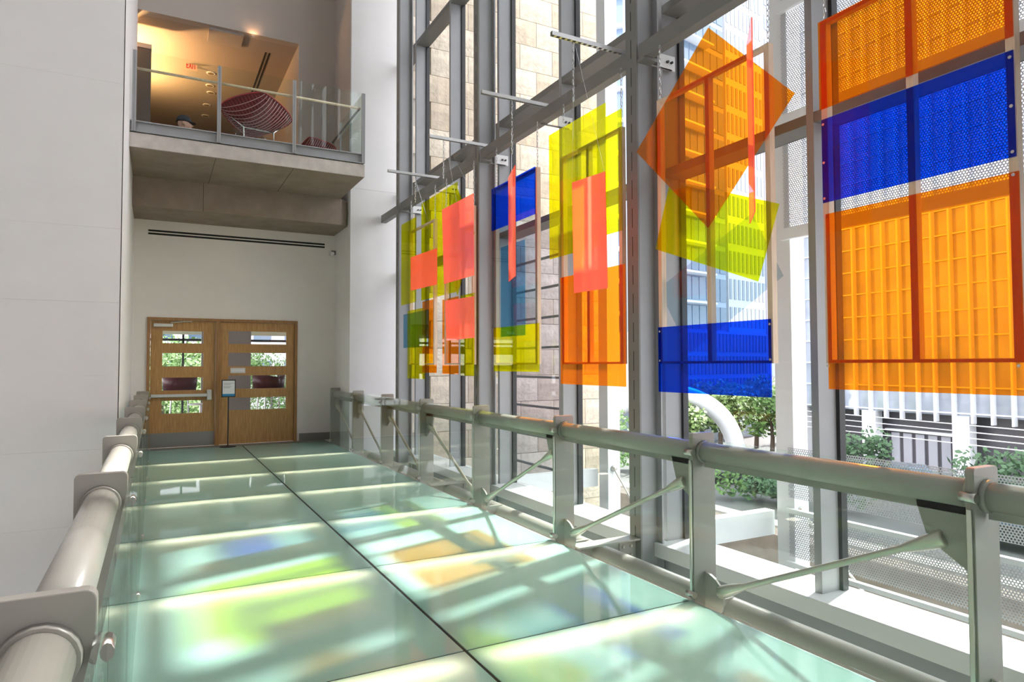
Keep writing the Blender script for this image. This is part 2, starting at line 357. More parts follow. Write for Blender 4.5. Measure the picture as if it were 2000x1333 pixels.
# ------------------------------------------------------------------ bridge railings
def rounded(x0, x1, z0, z1, r, n=5):
    p = [(x0, z0), (x1, z0)]
    for i in range(n+1):
        t = i/n*math.pi/2; p.append((x1-r+r*math.cos(t), z1-r+r*math.sin(t)))
    for i in range(n+1):
        t = math.pi/2+i/n*math.pi/2; p.append((x0+r+r*math.cos(t), z1-r+r*math.sin(t)))
    return p
def railing(side):
    s = 1 if side == 'right' else -1
    xi = 3.20 if s > 0 else -.10              # inner edge of the post plates
    xo = xi+s*.20; xt = xi+s*.098; zt = .985; rt_ = .066; ZP = 1.115
    R = empty('bridge_railing', (xi, 7, 0), 'grey steel and glass truss railing on the window side of the bridge' if s > 0 else 'grey steel and glass truss railing on the wall side of the bridge', 'railing')
    x0, x1 = min(xi, xo), max(xi, xo)
    posts = []
    for y in [-.08]+YJ:
        p = MB().prism(rounded(x0, x1, -.45, ZP, .022), 'y', y-.019, y+.019).build('post', RAILP, R, bevel=.003); posts.append(p)
        xb = xi-s*.012
        b = MB().box(min(xb, xi), max(xb, xi), y-.010, y+.010, .02, .93)
        b.build('glazing_bar', INOX, p)
        for zc in (.985, .04):
            MB().cyl((xi-s*.012, y-.034, zc), (xi-s*.012, y+.034, zc), .022, n=10).build('glass_clamp', INOX, p, smooth=True)
        for d in (-1, 1): MB().cyl((xt, y+d*.020, zt), (xt, y+d*.045, zt), .077, .074, n=20).build('rail_collar', RAILP, p, smooth=True)
    yy = [-.08]+YJ
    for i in range(len(yy)-1):
        a, c = yy[i], yy[i+1]
        MB().cyl((xt, a+.02, zt), (xt, c-.02, zt), rt_, n=28).build('top_tube', TUBEP, R, smooth=True)
        B(xt-.008, xt+.008, a+.03, c-.03, zt-rt_-.035, zt-rt_+.006).build('rail_fin', RAILP, R)
        xg = xi-s*.02
        B(min(xg, xg+s*.012), max(xg, xg+s*.012), a+.012, c-.012, .015, 1.085).build('glass_pane', RGLASS, R)
        # diagonal tie rod; the span mirrors about the middle post
        far_top = c > 7.0
        yt, yb_ = (c-.16, a+.15) if far_top else (a+.16, c-.15)
        dirn = -1 if far_top else 1
        zt2, zb = .76, .075
        d = empty  # keep name
        rod = MB(); p0 = Vector((xt, yt, zt2)); p1 = Vector((xt, yb_, zb)); u = (p1-p0).normalized(); L = (p1-p0).length
        prof = [(0, .0), (.0, .016), (.02, .030), (.10, .028), (.20, .018), (.24, .016)]
        pts = [p0, p0+u*.012, p0+u*.10, p0+u*.20, p0+u*.235, p1-u*.235, p1-u*.20, p1-u*.10, p1-u*.012, p1]
        rod.tube(pts, [.034, .043, .038, .026, .019, .019, .026, .038, .043, .034], n=12)
        r_ = rod.build('tie_rod', INOXR, R, smooth=True)
        for q in (p0, p1): MB().cyl(q+Vector((-.036, 0, 0))+u*(.03 if q is p0 else -.03), q+Vector((.036, 0, 0))+u*(.03 if q is p0 else -.03), .011, n=8).build('clevis_pin', INOX, r_)
        yp = (c-.02) if far_top else (a+.02)      # gusset at the top beside the post
        g = [(yp, zt-rt_+.01), (yp-.0, .60), (yp+(-.06 if far_top else .06), .64), (yp+(-.22 if far_top else .22), .70+.04), (yp+(-.27 if far_top else .27), zt-rt_-.02), (yp+(-.27 if far_top else .27), zt-rt_+.01)]
        MB().prism(g, 'x', xt-.008, xt+.008).build('gusset', RAILP, R)
        yq = (a+.02) if far_top else (c-.02)
        sg = 1 if far_top else -1
        arc = [(yq, -.12)]+[(yq+sg*.17*math.sin(t), .03+.15*math.cos(t)) for t in [k/8*math.pi*.75 for k in range(9)]]
        MB().prism(arc, 'x', xt-.008, xt+.008).build('foot_gusset', RAILP, R)
    MB().cyl((xt+s*.27, -.08, -.14), (xt+s*.27, YW-.3, -.14), .095, n=28).build('bottom_chord', RAILP, R, smooth=True)
    for y in YJ: B(min(xi, xt+s*.27), max(xi, xt+s*.27), y-.015, y+.015, -.30, -.04).build('outrigger', RAILP, R)
    return R
railing('right'); railing('left')

# ================================================================== GLASS FACADE
fac = empty('window_1', (XG, 7, -.1), 'tall glass curtain wall facade with grey mullions along the bridge', 'window', kind='structure')
MW = .062
for y in MULY+[-.5, -2.2, -3.9]:
    B(XM, XG+.02, y, y+MW, -.11, ZTOP).build('mullion', STEEL, fac)
    B(XG-.035, XG+.03, y-.030, y, -.11, ZTOP).build('glazing_gasket', BLACK, fac)
TZ = [(3.40, 3.48), (5.03, 5.11), (7.74, 7.82), (10.4, 10.48)]
my = sorted(MULY+[-.5, -2.2, -3.9])
for z0, z1 in TZ:
    for a, c in zip(my[:-1]+[my[-1]], my[1:]+[YP-MW]):
        if c-a < .1: continue
        B(XM+.004, XG+.018, a+MW, c, z0, z1).build('transom', STEELD, fac)
lev = [-.11]+[z for t in TZ for z in t]+[ZTOP]
for a, c in zip(my, my[1:]+[YP]):
    for k in range(0, len(lev), 2):
        B(XG-.006, XG+.006, a+MW, c-.002, lev[k], lev[k+1]).build('pane', GLASS, fac)
B(4.20, XG+.10, -4.0, YP, -.24, -.11).build('sill_beam', SILL, fac, bevel=.004)
B(4.28, 4.40, -4.0, YP, -.52, -.24).build('sill_support', STEEL, fac)
B(XG-.006, XG+.006, -4.0, YP, -2.4, -.24).build('pane', GLASS, fac)
B(XM, XG+.02, -4.0, YP, -2.50, -2.4).build('transom', STEELD, fac)
B(XG-.006, XG+.006, -4.0, YP, ZLOW, -2.5).build('pane', GLASS, fac)

# steel columns, I sections with slotted inner flange
names = ['grey steel facade column nearest the camera right of the orange and blue frame', 'grey steel facade column beside the orange diamond sheet', 'grey steel facade column right of the coral sheets', 'grey steel facade column beside the white pier']
for y, lb in zip(COLY, names):
    c_ = empty('steel_column', (XCOL+.13, y, ZLOW), lb, 'column', 'facade columns')
    B(XCOL, XCOL+.018, y-.082, y+.082, ZLOW, ZTOP).build('inner_flange', STEELD, c_)
    B(XCOL+.255, XCOL+.273, y-.082, y+.082, ZLOW, ZTOP).build('outer_flange', STEEL, c_)
    B(XCOL+.018, XCOL+.255, y-.008, y+.008, ZLOW, ZTOP).build('web', STEEL, c_)
    z = -1.2; me = mesh_of(B(-.0015, .001, -.004, .004, 0, .185), 'slot', DARKGAP)
    while z < 6.5: put('slot', me, c_, (XCOL, y, z)); z += .272
    if y < 10:
        bm_ = empty('stub_beam', (3.65, y, -.3), 'grey stub beam tying the bridge to the column %s' % ('beside the orange diamond sheet' if y == 5.0 else 'right of the coral sheets' if y == 8.5 else 'nearest the camera'), 'beam', 'stub beams under the bridge')
        B(3.30, XCOL, y-.075, y+.075, -.045, -.03).build('top_flange', RAILP, bm_); B(3.30, XCOL, y-.075, y+.075, -.33, -.315).build('bottom_flange', RAILP, bm_)
        B(3.30, XCOL, y-.006, y+.006, -.315, -.045).build('web', RAILP, bm_)
        ep = B(3.78, 3.95, y-.02, y-.006, -.30, -.06).build('splice_plate', RAILP, bm_)
        for zz in (-.26, -.18, -.10):
            for xx in (3.82, 3.91): MB().cyl((xx, y-.035, zz), (xx, y-.02, zz), .014, n=6).build('bolt', INOXR, ep)
# horizontal beams between columns
segs = [(5.09, 8.41, 'grey horizontal steel beam between the two middle facade columns'), (8.59, 11.90, 'grey horizontal steel beam between the coral sheets and the white pier'), (1.59, 4.91, 'grey horizontal steel beam above the orange diamond sheet'), (12.08, 13.10, 'short grey steel beam stub reaching the white pier')]
for a, c, lb in segs:
    b_ = empty('steel_beam', (4.05, (a+c)/2, 4.47), lb, 'beam', 'horizontal facade beams')
    B(4.0, 4.11, a, c, 4.47, 4.62).build('tube', STEELD, b_, bevel=.006)
    if c-a > 2:
        for y in (a+.05, c-.05): B(3.985, 4.14, y-.05, y+.05, 4.44, 4.468).build('seat_plate', STEELD, b_)
pl = {4.97: 'beside the orange diamond sheet', 6.80: 'above the yellow sheets', 8.48: 'above the blue sheet behind the column', 10.28: 'above the coral sheets', 11.97: 'nearest the white pier', 3.29: 'above the orange and blue frame'}
for y, where in pl.items():
    k = empty('beam_bracket', (4.2, y, 4.44), 'white bolted bracket plate on the beam '+where, 'bracket', 'beam brackets')
    B(4.02, 4.42, y-.05, y-.035, 4.452, 4.466).build('arm', STEELD, k)
    p = B(4.26, 4.46, y-.050, y-.036, 4.455, 4.60).build('plate', SILL, k)
    for xx in (4.36, 4.41): MB().cyl((xx, y-.072, 4.53), (xx, y-.05, 4.53), .013, n=6).build('bolt', BLACK, p)

# ================================================================== HANGING ART
def chain(x, y, z0, z1, parent, name='chain'):
    m = MB(); z = z0; i = 0; R_, r_ = .017, .0032
    z_mid = z0+.35*(z1-z0)
    while z < z1:
        n = 8
        ax = Vector((1, 0, 0)) if i % 2 else Vector((0, 1, 0))
        pts = []
        for k in range(n+1):
            t = 2*math.pi*k/n; pts.append(Vector((x, y, z+.024))+ax*math.cos(t)*.010+Vector((0, 0, 1))*math.sin(t)*.026)
        m.tube(pts, r_, n=4); z += .042; i += 1
    return m.build(name, CHROME, parent)
XF = 3.955
def sheet_poly(name, pts, x, m, parent, th=.008):
    P = [onx(a, b, x) for a, b in pts]
    return MB().prism([(p[1], p[2]) for p in P], 'x', x, x+th).build(name, m, parent)
def sheet_rect(name, tl, br, m, parent, x=XF, th=.008):
    a, c = onx(*tl, x), onx(*br, x)
    return B(x, x+th, min(a[1], c[1]), max(a[1], c[1]), min(a[2], c[2]), max(a[2], c[2])).build(name, m, parent)
def screws(sheet, x, pts, parent):
    for y, z in pts: MB().cyl((x-.004, y, z), (x, y, z), .009, n=8).build('screw', INOX, parent)
def frame(label, pxl, pxr, ytopl, pxc=None, zb=1.585, topbar=True):
    """hanging wooden frame in the facade plane; pixel columns give its Y extent, the top-left pixel its height"""
    yl = onx(pxl, 715, XF+.01)[1]; yr = onx(pxr, 715, XF+.01)[1]; zt = onx(*ytopl, XF+.01)[2]
    f = empty('hanging_artwork', (XF+.03, (yl+yr)/2, zb), label, 'artwork', 'hanging colour frames')
    xa, xb = XF+.010, XF+.062
    B(xa, xb, yl-.045, yl, zb, zt).build('side_bar', MAPLE, f); B(xa, xb, yr, yr+.045, zb, zt).build('side_bar', MAPLE, f)
    if topbar: B(xa+.002, xb-.002, yr+.045, yl-.045, zt-.03, zt-.001).build('top_bar', MAPLE, f)
    B(xa+.002, xb-.002, yr+.045, yl-.045, zb+.001, zb+.022).build('bottom_bar', MAPLE, f)
    if pxc:
        yc = onx(pxc, 715, XF+.01)[1]; B(xa, xb, yc-.022, yc+.022, zb+.022, zt-.03).build('centre_bar', MAPLE, f)
    for y in (yl-.022, yr+.022):
        if zt < 4.40: chain(XF+.035, y, zt, 4.46, f)
    return f, yl, yr, zt
f5, yl, yr, zt = frame('hanging wooden frame holding a blue sheet between two orange sheets', 1614, 2001, (1597, 45), 1790)
s = sheet_rect('orange_sheet', (1597, 45), (1978, 70), ORANGE, f5)
s = sheet_rect('blue_sheet', (1604, 235), (1984, 305), BLUE, f5)
s = sheet_rect('orange_sheet', (1612, 419), (2003, 774), ORANGE, f5)
zz = [onx(1604, y, XF)[2] for y in (245, 320, 390, 425, 715)]
screws(s, XF, [(yl-.02, z) for z in zz]+[(yr+.02, z) for z in zz], f5)
f4, yl, yr, zt = frame('hanging wooden frame with tilted orange diamond above a tilted yellow sheet', 1288, 1511, (1283, 197), 1387)
sheet_poly('orange_diamond_sheet', [(1383, 54), (1243, 297), (1382, 445), (1551, 182)], XF-.012, ORANGE, f4)
sheet_poly('yellow_sheet', [(1309, 352), (1280, 487), (1480, 550), (1521, 398)], XF-.002, YELLOW, f4)
sheet_poly('pale_blue_sheet', [(1468, 417), (1286, 565), (1347, 690), (1529, 539)], XF+.072, PALEB, f4)
s = sheet_rect('blue_sheet', (1285, 640), (1507, 777), BLUE, f4)
zz = [onx(1288, y, XF)[2] for y in (648, 705)]; screws(s, XF, [(yl-.02, z) for z in zz]+[(yr+.02, z) for z in zz], f4)
f3, yl, yr, zt = frame('hanging wooden frame with two yellow sheets above an orange sheet', 1098, 1217, (1088, 311), 1150)
sheet_rect('yellow_sheet', (1072, 265), (1184, 477), YELLOW, f3, x=XF-.012)
sheet_rect('yellow_sheet', (1128, 259), (1215, 450), YELLOW, f3)
sheet_rect('orange_sheet', (1094, 543), (1222, 756), ORANGE, f3)
f2, yl, yr, zt = frame('hanging wooden frame with dark blue top sheet and yellow foot sheet', 966, 1050, (962, 371), None)
sheet_rect('blue_sheet', (960, 370), (1045, 418), BLUE, f2)
sheet_rect('light_blue_sheet', (978, 484), (1025, 655), SKYB, f2, x=XF-.012)
sheet_rect('pale_blue_sheet', (961, 452), (1049, 632), PALEB, f2)
sheet_rect('yellow_sheet', (964, 641), (1053, 727), YELLOW, f2)
XF = 3.90
f1, yl, yr, zt = frame('hanging wooden frame nearest the white pier with many small coloured sheets', 799, 848, (796, 455), None)
sheet_rect('yellow_sheet', (784, 440), (812, 590), YELLOW, f1, x=XF-.03)
sheet_rect('orange_sheet', (825, 590), (852, 729), ORANGE, f1)
sheet_rect('light_blue_sheet', (788, 615), (836, 677), SKYB, f1, x=XF-.014)
sheet_rect('yellow_sheet', (796, 608), (829, 741), YELLOW, f1, x=XF-.03)
f0, yl, yr, zt = frame('hanging wooden frame behind the coral sheets with orange and yellow sheets', 868, 924, (866, 430), None)
sheet_poly('yellow_diamond_sheet', [(891, 363), (866, 475), (893, 577), (926, 455)], XF-.004, YELLOW, f0)
sheet_rect('orange_sheet', (864, 586), (895, 732), ORANGE, f0)
sheet_rect('yellow_sheet', (899, 578), (926, 735), YELLOW, f0, x=XF-.014)
sheet_rect('yellow_sheet', (823, 398), (893, 570), YELLOW, f0, x=XF+.075)
XF = 3.955
# support bars on the beam and free-hanging sheets
bars = [(5.17, 'perforated support bar reaching inward beside the slotted column', 1085), (6.67, 'thin support bar reaching inward in front of the blue sheet', 943), (8.30, 'thin support bar crossing the column right of the coral sheets', 833), (10.1, 'thin support bar nearest the white pier', 752), (3.40, 'thin support bar above the orange diamond sheet', 1350)]
for y, lb, px in bars:
    t = empty('support_bar', (3.6, y, 4.63), lb, 'support bar', 'bars carrying the art')
    p = MB().box(3.19, 4.06, y-.02, y-.016, 4.632, 4.672).box(3.19, 4.06, y+.016, y+.02, 4.632, 4.672).box(3.19, 4.06, y-.016, y+.016, 4.668, 4.672)
    p.build('channel', ALU, t)
    if y == 5.17:
        for i in range(14): B(3.22+i*.06, 3.245+i*.06, y-.016, y+.016, 4.632, 4.636).build('lip', ALU, t)
XS = 3.44
def hung(label, pts, x, ybar):
    P = [onx(a, b, x) for a, b in pts]; yc = sum(p[1] for p in P)/len(P); zt = max(p[2] for p in P)
    t = empty('hanging_sheet', (x, yc, min(p[2] for p in P)), label, 'artwork', 'free-hanging coral sheets')
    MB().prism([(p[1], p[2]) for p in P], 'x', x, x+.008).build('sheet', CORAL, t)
    for q in (P[0], P[1]): MB().cyl((x+.004, q[1], q[2]-.02), (x+.004, ybar, 4.64), .0008, n=4).build('hanging_wire', CHROME, t)
    return t
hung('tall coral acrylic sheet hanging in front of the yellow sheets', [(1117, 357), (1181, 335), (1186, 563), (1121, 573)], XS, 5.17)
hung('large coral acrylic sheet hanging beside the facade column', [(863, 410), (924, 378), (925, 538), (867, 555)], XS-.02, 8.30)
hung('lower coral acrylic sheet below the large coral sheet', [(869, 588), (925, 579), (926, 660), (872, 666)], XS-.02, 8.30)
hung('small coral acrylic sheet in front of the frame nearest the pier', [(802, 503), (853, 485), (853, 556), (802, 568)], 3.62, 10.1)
for y, x, z0, z1 in ((5.17, 3.43, 4.05, 4.63), (6.67, 3.58, 4.0, 4.63), (8.30, 3.40, 4.1, 4.63), (10.1, 3.65, 4.2, 4.63)):
    o = chain(x, y, z0, z1, None, 'chain')
    tag(o, {5.17: 'slim chain hanging from the perforated bar beside the slotted column', 6.67: 'slim chain hanging from the bar in front of the blue sheet', 8.30: 'slim chain hanging from the bar left of the middle column', 10.1: 'slim chain hanging from the bar nearest the white pier'}[y], 'chain', 'chains on the support bars')
def edge_sheet(label, p0, p1, px, y0, y1):
    m_ = ((p0[0]+p1[0])/2); za = onx(px, y0, m_)[2]; zb = onx(px, y1, m_)[2]
    u = Vector((p1[0]-p0[0], p1[1]-p0[1], 0)).normalized(); n_ = Vector((-u.y, u.x, 0))*.004
    v = [Vector((*p0, 0))-n_, Vector((*p1, 0))-n_, Vector((*p1, 0))+n_, Vector((*p0, 0))+n_]
    t = empty('hanging_sheet', (*p0, zb), label, 'artwork', 'coral sheets seen edge-on')
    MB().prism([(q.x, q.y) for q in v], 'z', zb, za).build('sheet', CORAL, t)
    MB().cyl(((p0[0]+p1[0])/2, (p0[1]+p1[1])/2, za-.01), ((p0[0]+p1[0])/2, (p0[1]+p1[1])/2, max(4.64, za+.05)), .0018, n=5).build('hanging_wire', CHROME, t)
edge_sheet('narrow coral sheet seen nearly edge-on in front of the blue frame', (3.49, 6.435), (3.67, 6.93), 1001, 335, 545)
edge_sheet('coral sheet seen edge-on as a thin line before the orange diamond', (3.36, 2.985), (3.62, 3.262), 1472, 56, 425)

# ================================================================== BALCONY
bal = empty('balcony', (1.4, 11.5, 4.38), 'concrete balcony slab with deep beam above the oak doors', 'balcony')
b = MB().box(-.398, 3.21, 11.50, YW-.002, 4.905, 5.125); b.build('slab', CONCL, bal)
B(-.398, 3.205, 11.505, YW-.003, 4.899, 4.9048).build('soffit', CONC, bal)  # concrete colour darkened for the shade under the slab
for x in (.80, 2.0): B(x, x+.006, 11.52, 13.2, 4.896, 4.899).build('formwork_joint', DARKGAP, bal)
poly = [(-.398, 13.22), (3.21, 13.22), (3.368, 13.345), (3.368, YW-.003), (-.398, YW-.003)]
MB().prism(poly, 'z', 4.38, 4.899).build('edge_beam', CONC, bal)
B(.72, .726, 13.215, 13.23, 4.38, 4.899).build('formwork_joint', DARKGAP, bal)
B(-.398, 3.21, 11.62, YW-.002, 5.125, 5.30).build('floor_finish', CARPET, bal)
br = empty('balcony_railing', (1.4, 11.5, 5.14), 'glass balustrade with grey posts along the balcony edge', 'railing')
c_ = MB().box(-.395, 3.20, 11.53, 11.545, 5.14, 5.31).box(-.395, 3.20, 11.48, 11.53, 5.295, 5.31).box(-.395, 3.20, 11.48, 11.53, 5.14, 5.155)
c_.build('edge_channel', STEEL, br)
B(-.395, 3.20, 11.54, 11.56, 5.126, 5.141).build('shadow_gap', DARKGAP, br)
px_ = [-.345, .84, 2.0, 3.18]
for i, x in enumerate(px_):
    B(x-.028, x+.028, 11.465, 11.50, 5.14, 6.385).build('post', STEEL, br); B(x-.004, x+.004, 11.463, 11.465, 5.14, 6.385).build('post_groove', STEELD, br)
    if i: B(px_[i-1]+.03, x-.03, 11.475, 11.487, 5.33, 6.39).build('glass_pane', RGLASS, br)
MB().cyl((-.33, 11.56, 6.14), (3.13, 11.56, 6.14), .021, n=12).build('handrail', MAPLE, br, smooth=True)
MB().cyl((3.13, 11.56, 6.14), (3.13, 13.6, 6.14), .021, n=12).build('handrail', STEELD, br, smooth=True)
for y in (12.35, 13.1): B(3.155, 3.185, y-.02, y+.02, 5.14, 6.385).build('post', STEEL, br)
B(3.163, 3.175, 11.52, 12.33, 5.33, 6.39).build('glass_pane', RGLASS, br); B(3.163, 3.175, 12.37, 13.1, 5.33, 6.39).build('glass_pane', RGLASS, br)
for x in px_[1:]:
    MB().cyl((x, 11.50, 6.10), (x, 11.56, 6.125), .008, n=6).build('handrail_bracket', INOX, br)

# upper room behind the balcony
b = B(-3, OPX, YW, YW+8.8, 5.0, 5.30).build('floor', CARPET); tag(b, 'grey carpet of the lounge behind the balcony', 'floor', kind='structure')
uc = B(-3, OPX+.35, YW+.2, YW+9, OPZ, OPZ+.2).build('ceiling', TAUPED); tag(uc, 'lower ceiling of the lounge behind the balcony', 'ceiling', kind='structure')
b = B(OPX, OPX+.2, YW+.2, YW+9, 5.3, OPZ).build('wall_side', TAUPE); tag(b, 'side wall of the upper lounge', 'wall', kind='structure')
b = B(-3, OPX, YW+8.8, YW+9, 5.3, OPZ).build('wall_rear', TAUPE); tag(b, 'rear wall of the upper lounge', 'wall', kind='structure')
b = B(-3.2, -3, YW+.2, YW+9, 5.3, OPZ).build('wall_rear', TAUPE); tag(b, 'far left wall of the upper lounge', 'wall', kind='structure')
pt = empty('portal', (-.3, 15.3, 5.3), 'dark grey tall doorway lining at the left of the balcony lounge', 'doorway')
B(-.6, -.165, 15.2, 15.32, 5.3, 8.02).build('lining', mat('dark_brown_grey', (0.10, 0.085, 0.08), .6), pt)
B(-.6, -.160, 15.18, 15.33, 8.02, 8.11).build('head', mat('pale_grey_head', (0.45, 0.43, 0.43), .6), pt)
B(-.60, -.57, 15.17, 15.2, 6.4, 7.3).build('pull_handle', INOX, pt)
# ceiling slot, hatch panel, downlights, exit sign
a, c = onz(523, 103, OPZ), onz(489, 200, OPZ)
sl = empty('ceiling_diffuser', (a[0], a[1], OPZ-.01), 'double black slot air diffuser in the lounge ceiling', 'air vent')
for d in (-.055, .02): B(a[0]+d, a[0]+d+.035, a[1], c[1], OPZ-.006, OPZ-.001).build('slot', DARKGAP, sl)
a, c = onz(409, 52, OPZ), onz(472, 83, OPZ)
B(min(a[0], c[0]), max(a[0], c[0]), a[1], c[1]+.2, OPZ-.05, OPZ-.002).build('ceiling_hatch', mat('brown_grey_panel', (0.42, 0.37, 0.33), .7))
tag(bpy.data.objects['ceiling_hatch'], 'flat square access panel on the lounge ceiling', 'ceiling panel')
for i, (px, py) in enumerate([(412, 143), (410, 167), (404, 205), (401, 226), (412, 181)]):
    q = onz(px, py, OPZ)
    t = empty('downlight', (q[0], q[1], OPZ), ['farthest left downlight just below the exit sign', 'second downlight below the exit sign', 'wide downlight above the visitor', 'lowest dark downlight near the chair wing', 'small dark downlight in the middle of the lounge row'][i], 'ceiling light', 'downlights in the lounge ceiling')
    MB().lathe([(.09, -.015), (.10, -.012), (.10, -.001)], q, 16).build('trim_ring', WHITE, t); MB().lathe([(.07, -.017), (.07, -.0155)], q, 16).build('lens', mat('amber_lens', (.30, .22, .12), .3), t)
def text_mesh(txt, size, name, m, parent, loc, rot, th=.002):
    cu = bpy.data.curves.new(name, 'FONT'); cu.body = txt; cu.size = size; cu.extrude = th; cu.align_x = 'CENTER'; cu.align_y = 'CENTER'
    tmp = bpy.data.objects.new('tmp_text', cu); col.objects.link(tmp)
    dg = bpy.context.evaluated_depsgraph_get(); me = bpy.data.meshes.new_from_object(tmp.evaluated_get(dg)); bpy.data.objects.remove(tmp)
    me.materials.clear(); me.materials.append(m)
    o = bpy.data.objects.new(name, me); col.objects.link(o); o.parent = parent; o.location = Vector(loc)-wloc(parent); o.rotation_euler = rot; return o
YE = 16.6
e0 = ony(374, 117, YE); e1 = ony(361, 120, YE); e2 = ony(385, 138, YE)
ex = empty('exit_sign', (e0[0], YE, e2[2]), 'red lettered EXIT sign hanging from the lounge ceiling', 'sign')
B(e1[0], e2[0], YE-.012, YE+.012, e2[2]-.01, e1[2]).build('panel', mat('sign_acrylic', (.85, .50, .38), .3), ex)
p_ = ony(357, 116, YE); q_ = ony(392, 123, YE)
B(p_[0], q_[0], YE-.03, YE+.03, e1[2], e1[2]+.05).build('mounting_rail', STEELD, ex)
MB().cyl((e0[0], YE, e1[2]+.05), (e0[0], YE, OPZ), .012, n=6).build('stem', STEELD, ex)
ext = text_mesh('EXIT', .20, 'lettering', emit_mat('exit_red', (1.0, .02, .015), .55), ex, ((e1[0]+e2[0])/2, YE-.016, (e1[2]+e2[2])/2-.005), (math.pi/2, 0, 0)); ext.scale = (.50, 1, 1)
# warm uplights standing below the line of sight
def lamp(name, kind, loc, energy, color, size=.1, spot=None, direction=None, parent=None):
    ld = bpy.data.lights.new(name, kind); ld.energy = energy; ld.color = color
    if kind == 'AREA': ld.size = size
    else: ld.shadow_soft_size = size
    if spot: ld.spot_size = spot; ld.spot_blend = .8
    o = bpy.data.objects.new(name, ld); col.objects.link(o)
    if direction: o.rotation_euler = Vector(direction).to_track_quat('-Z', 'Y').to_euler()
    if parent: o.parent = parent; o.location = Vector(loc)-wloc(parent)
    else: o.location = loc
    return o
for k, y in enumerate((15.75, 17.4)):
    ul = empty('wall_lamp', (-.86, y, 7.35), ['warm uplight lamp nearest the balcony doorway', 'warm uplight lamp deeper in the balcony lounge'][k], 'lamp', 'warm uplights in the lounge')
    MB().lathe([(.03, 0), (.05, .05), (.12, .16)], (-.86, y, 7.35), 16).build('shade', STEELD, ul)
    MB().cyl((-.86, y, 5.30), (-.86, y, 7.36), .014, n=8).build('stem', STEELD, ul); MB().lathe([(.14, 0), (.14, .02)], (-.86, y, 5.30), 16).build('base', STEELD, ul)
    lamp('bulb', 'SPOT', (-.86, y, 7.56), 250, (1.0, .56, .23), .07, math.radians(165), (0.25, 0, 1), ul)
wsh = empty('wall_washer', (1.68, 14.38, 8.43), 'tiny warm wall washer added for the glow at the lounge ceiling edge', 'lamp')
MB().lathe([(.03, 0), (.03, .012)], (1.68, 14.40, 8.36), 12).build('housing', BEIGE, wsh)  # disc added as a fitting for the warm glow on the wall
lamp('bulb', 'SPOT', (1.68, 14.36, 8.40), 1.6, (1.0, .55, .28), .03, math.radians(150), (0, .5, 1), wsh)

# diamond wire lounge chairs
def diamond_chair(label, loc, rz, sc_=1.0):
    t = empty('wire_chair', loc, label, 'chair', 'red wire lounge chairs on the balcony')
    Rm = Matrix.Rotation(rz, 3, 'Z')
    def W(p): return Rm @ (Vector(p)*sc_) + Vector(loc)
    def S(a, b):
        Fp, Rp, Lp, Tp = Vector((0, -.40, .36)), Vector((.60, .10, .66)), Vector((-.60, .10, .66)), Vector((0, .42, .93))
        p = Fp*(1-a)*(1-b)+Rp*a*(1-b)+Lp*(1-a)*b+Tp*a*b
        k = 16*a*(1-a)*b*(1-b)
        p += Vector((0, .16, -.26))*k**.8
        e = (a-.5)**2+(b-.5)**2
        ed = 4*(a*(1-a)*(1-k**.5) + b*(1-b)*(1-k**.5))   # rounded outline
        c0 = Vector((0, .02, .62)); d = p-c0; p += Vector((d.x, d.y*.6, d.z*.6))*.22*max(0, ed)*(1 if k < .999 else 0)
        return p
    n = 16
    m = MB(); idx = {}
    for i in range(n+1):
        for j in range(n+1): idx[i, j] = len(m.v); m.v.append(tuple(W(S(i/n, j/n)+Vector((0, -.012, .022)))))
    for i in range(n):
        for j in range(n): m.f.append((idx[i, j], idx[i+1, j], idx[i+1, j+1], idx[i, j+1]))
    m.build('seat_pad', REDPAD, t, smooth=True)
    m1, m2 = MB(), MB()
    for i in range(1, 15):
        a = i/15
        m1.tube([W(S(a, j/14)) for j in range(15)], .0055*sc_, 5); m2.tube([W(S(j/14, a)) for j in range(15)], .0055*sc_, 5)
    tag(m1.build('wire_mesh', PINKW, t), kind='stuff'); tag(m2.build('wire_mesh', RED, t), kind='stuff')
    rim = [W(S(j/12, 0)) for j in range(13)]+[W(S(1, j/12)) for j in range(1, 13)]+[W(S(1-j/12, 1)) for j in range(1, 13)]+[W(S(0, 1-j/12)) for j in range(1, 13)]
    m = MB(); m.tube(rim, .014*sc_, 6); m.build('rim', RED, t, smooth=True)
    for s in (-1, 1):
        pts = [W((s*.42, .10, .50)), W((s*.25, .20, .34)), W((s*.25, .24, .02)), W((s*.25, -.30, .02)), W((s*.25, -.26, .36)), W((s*.15, -.30, .42))]
        MB().tube(pts, .011*sc_, 6).build('sled_leg', CHROME, t, smooth=True)
    MB().tube([W((-.25, .20, .34)), W((.25, .20, .34))], .010*sc_, 6).build('cross_rod', CHROME, t)
    return t
diamond_chair('large red wire lounge chair with its back to the balcony edge', (1.48, 12.25, 5.30), math.pi+.16)
diamond_chair('red wire lounge chair farther back beside the glass corner', (2.80, 13.25, 5.30), math.pi-.9, .74)

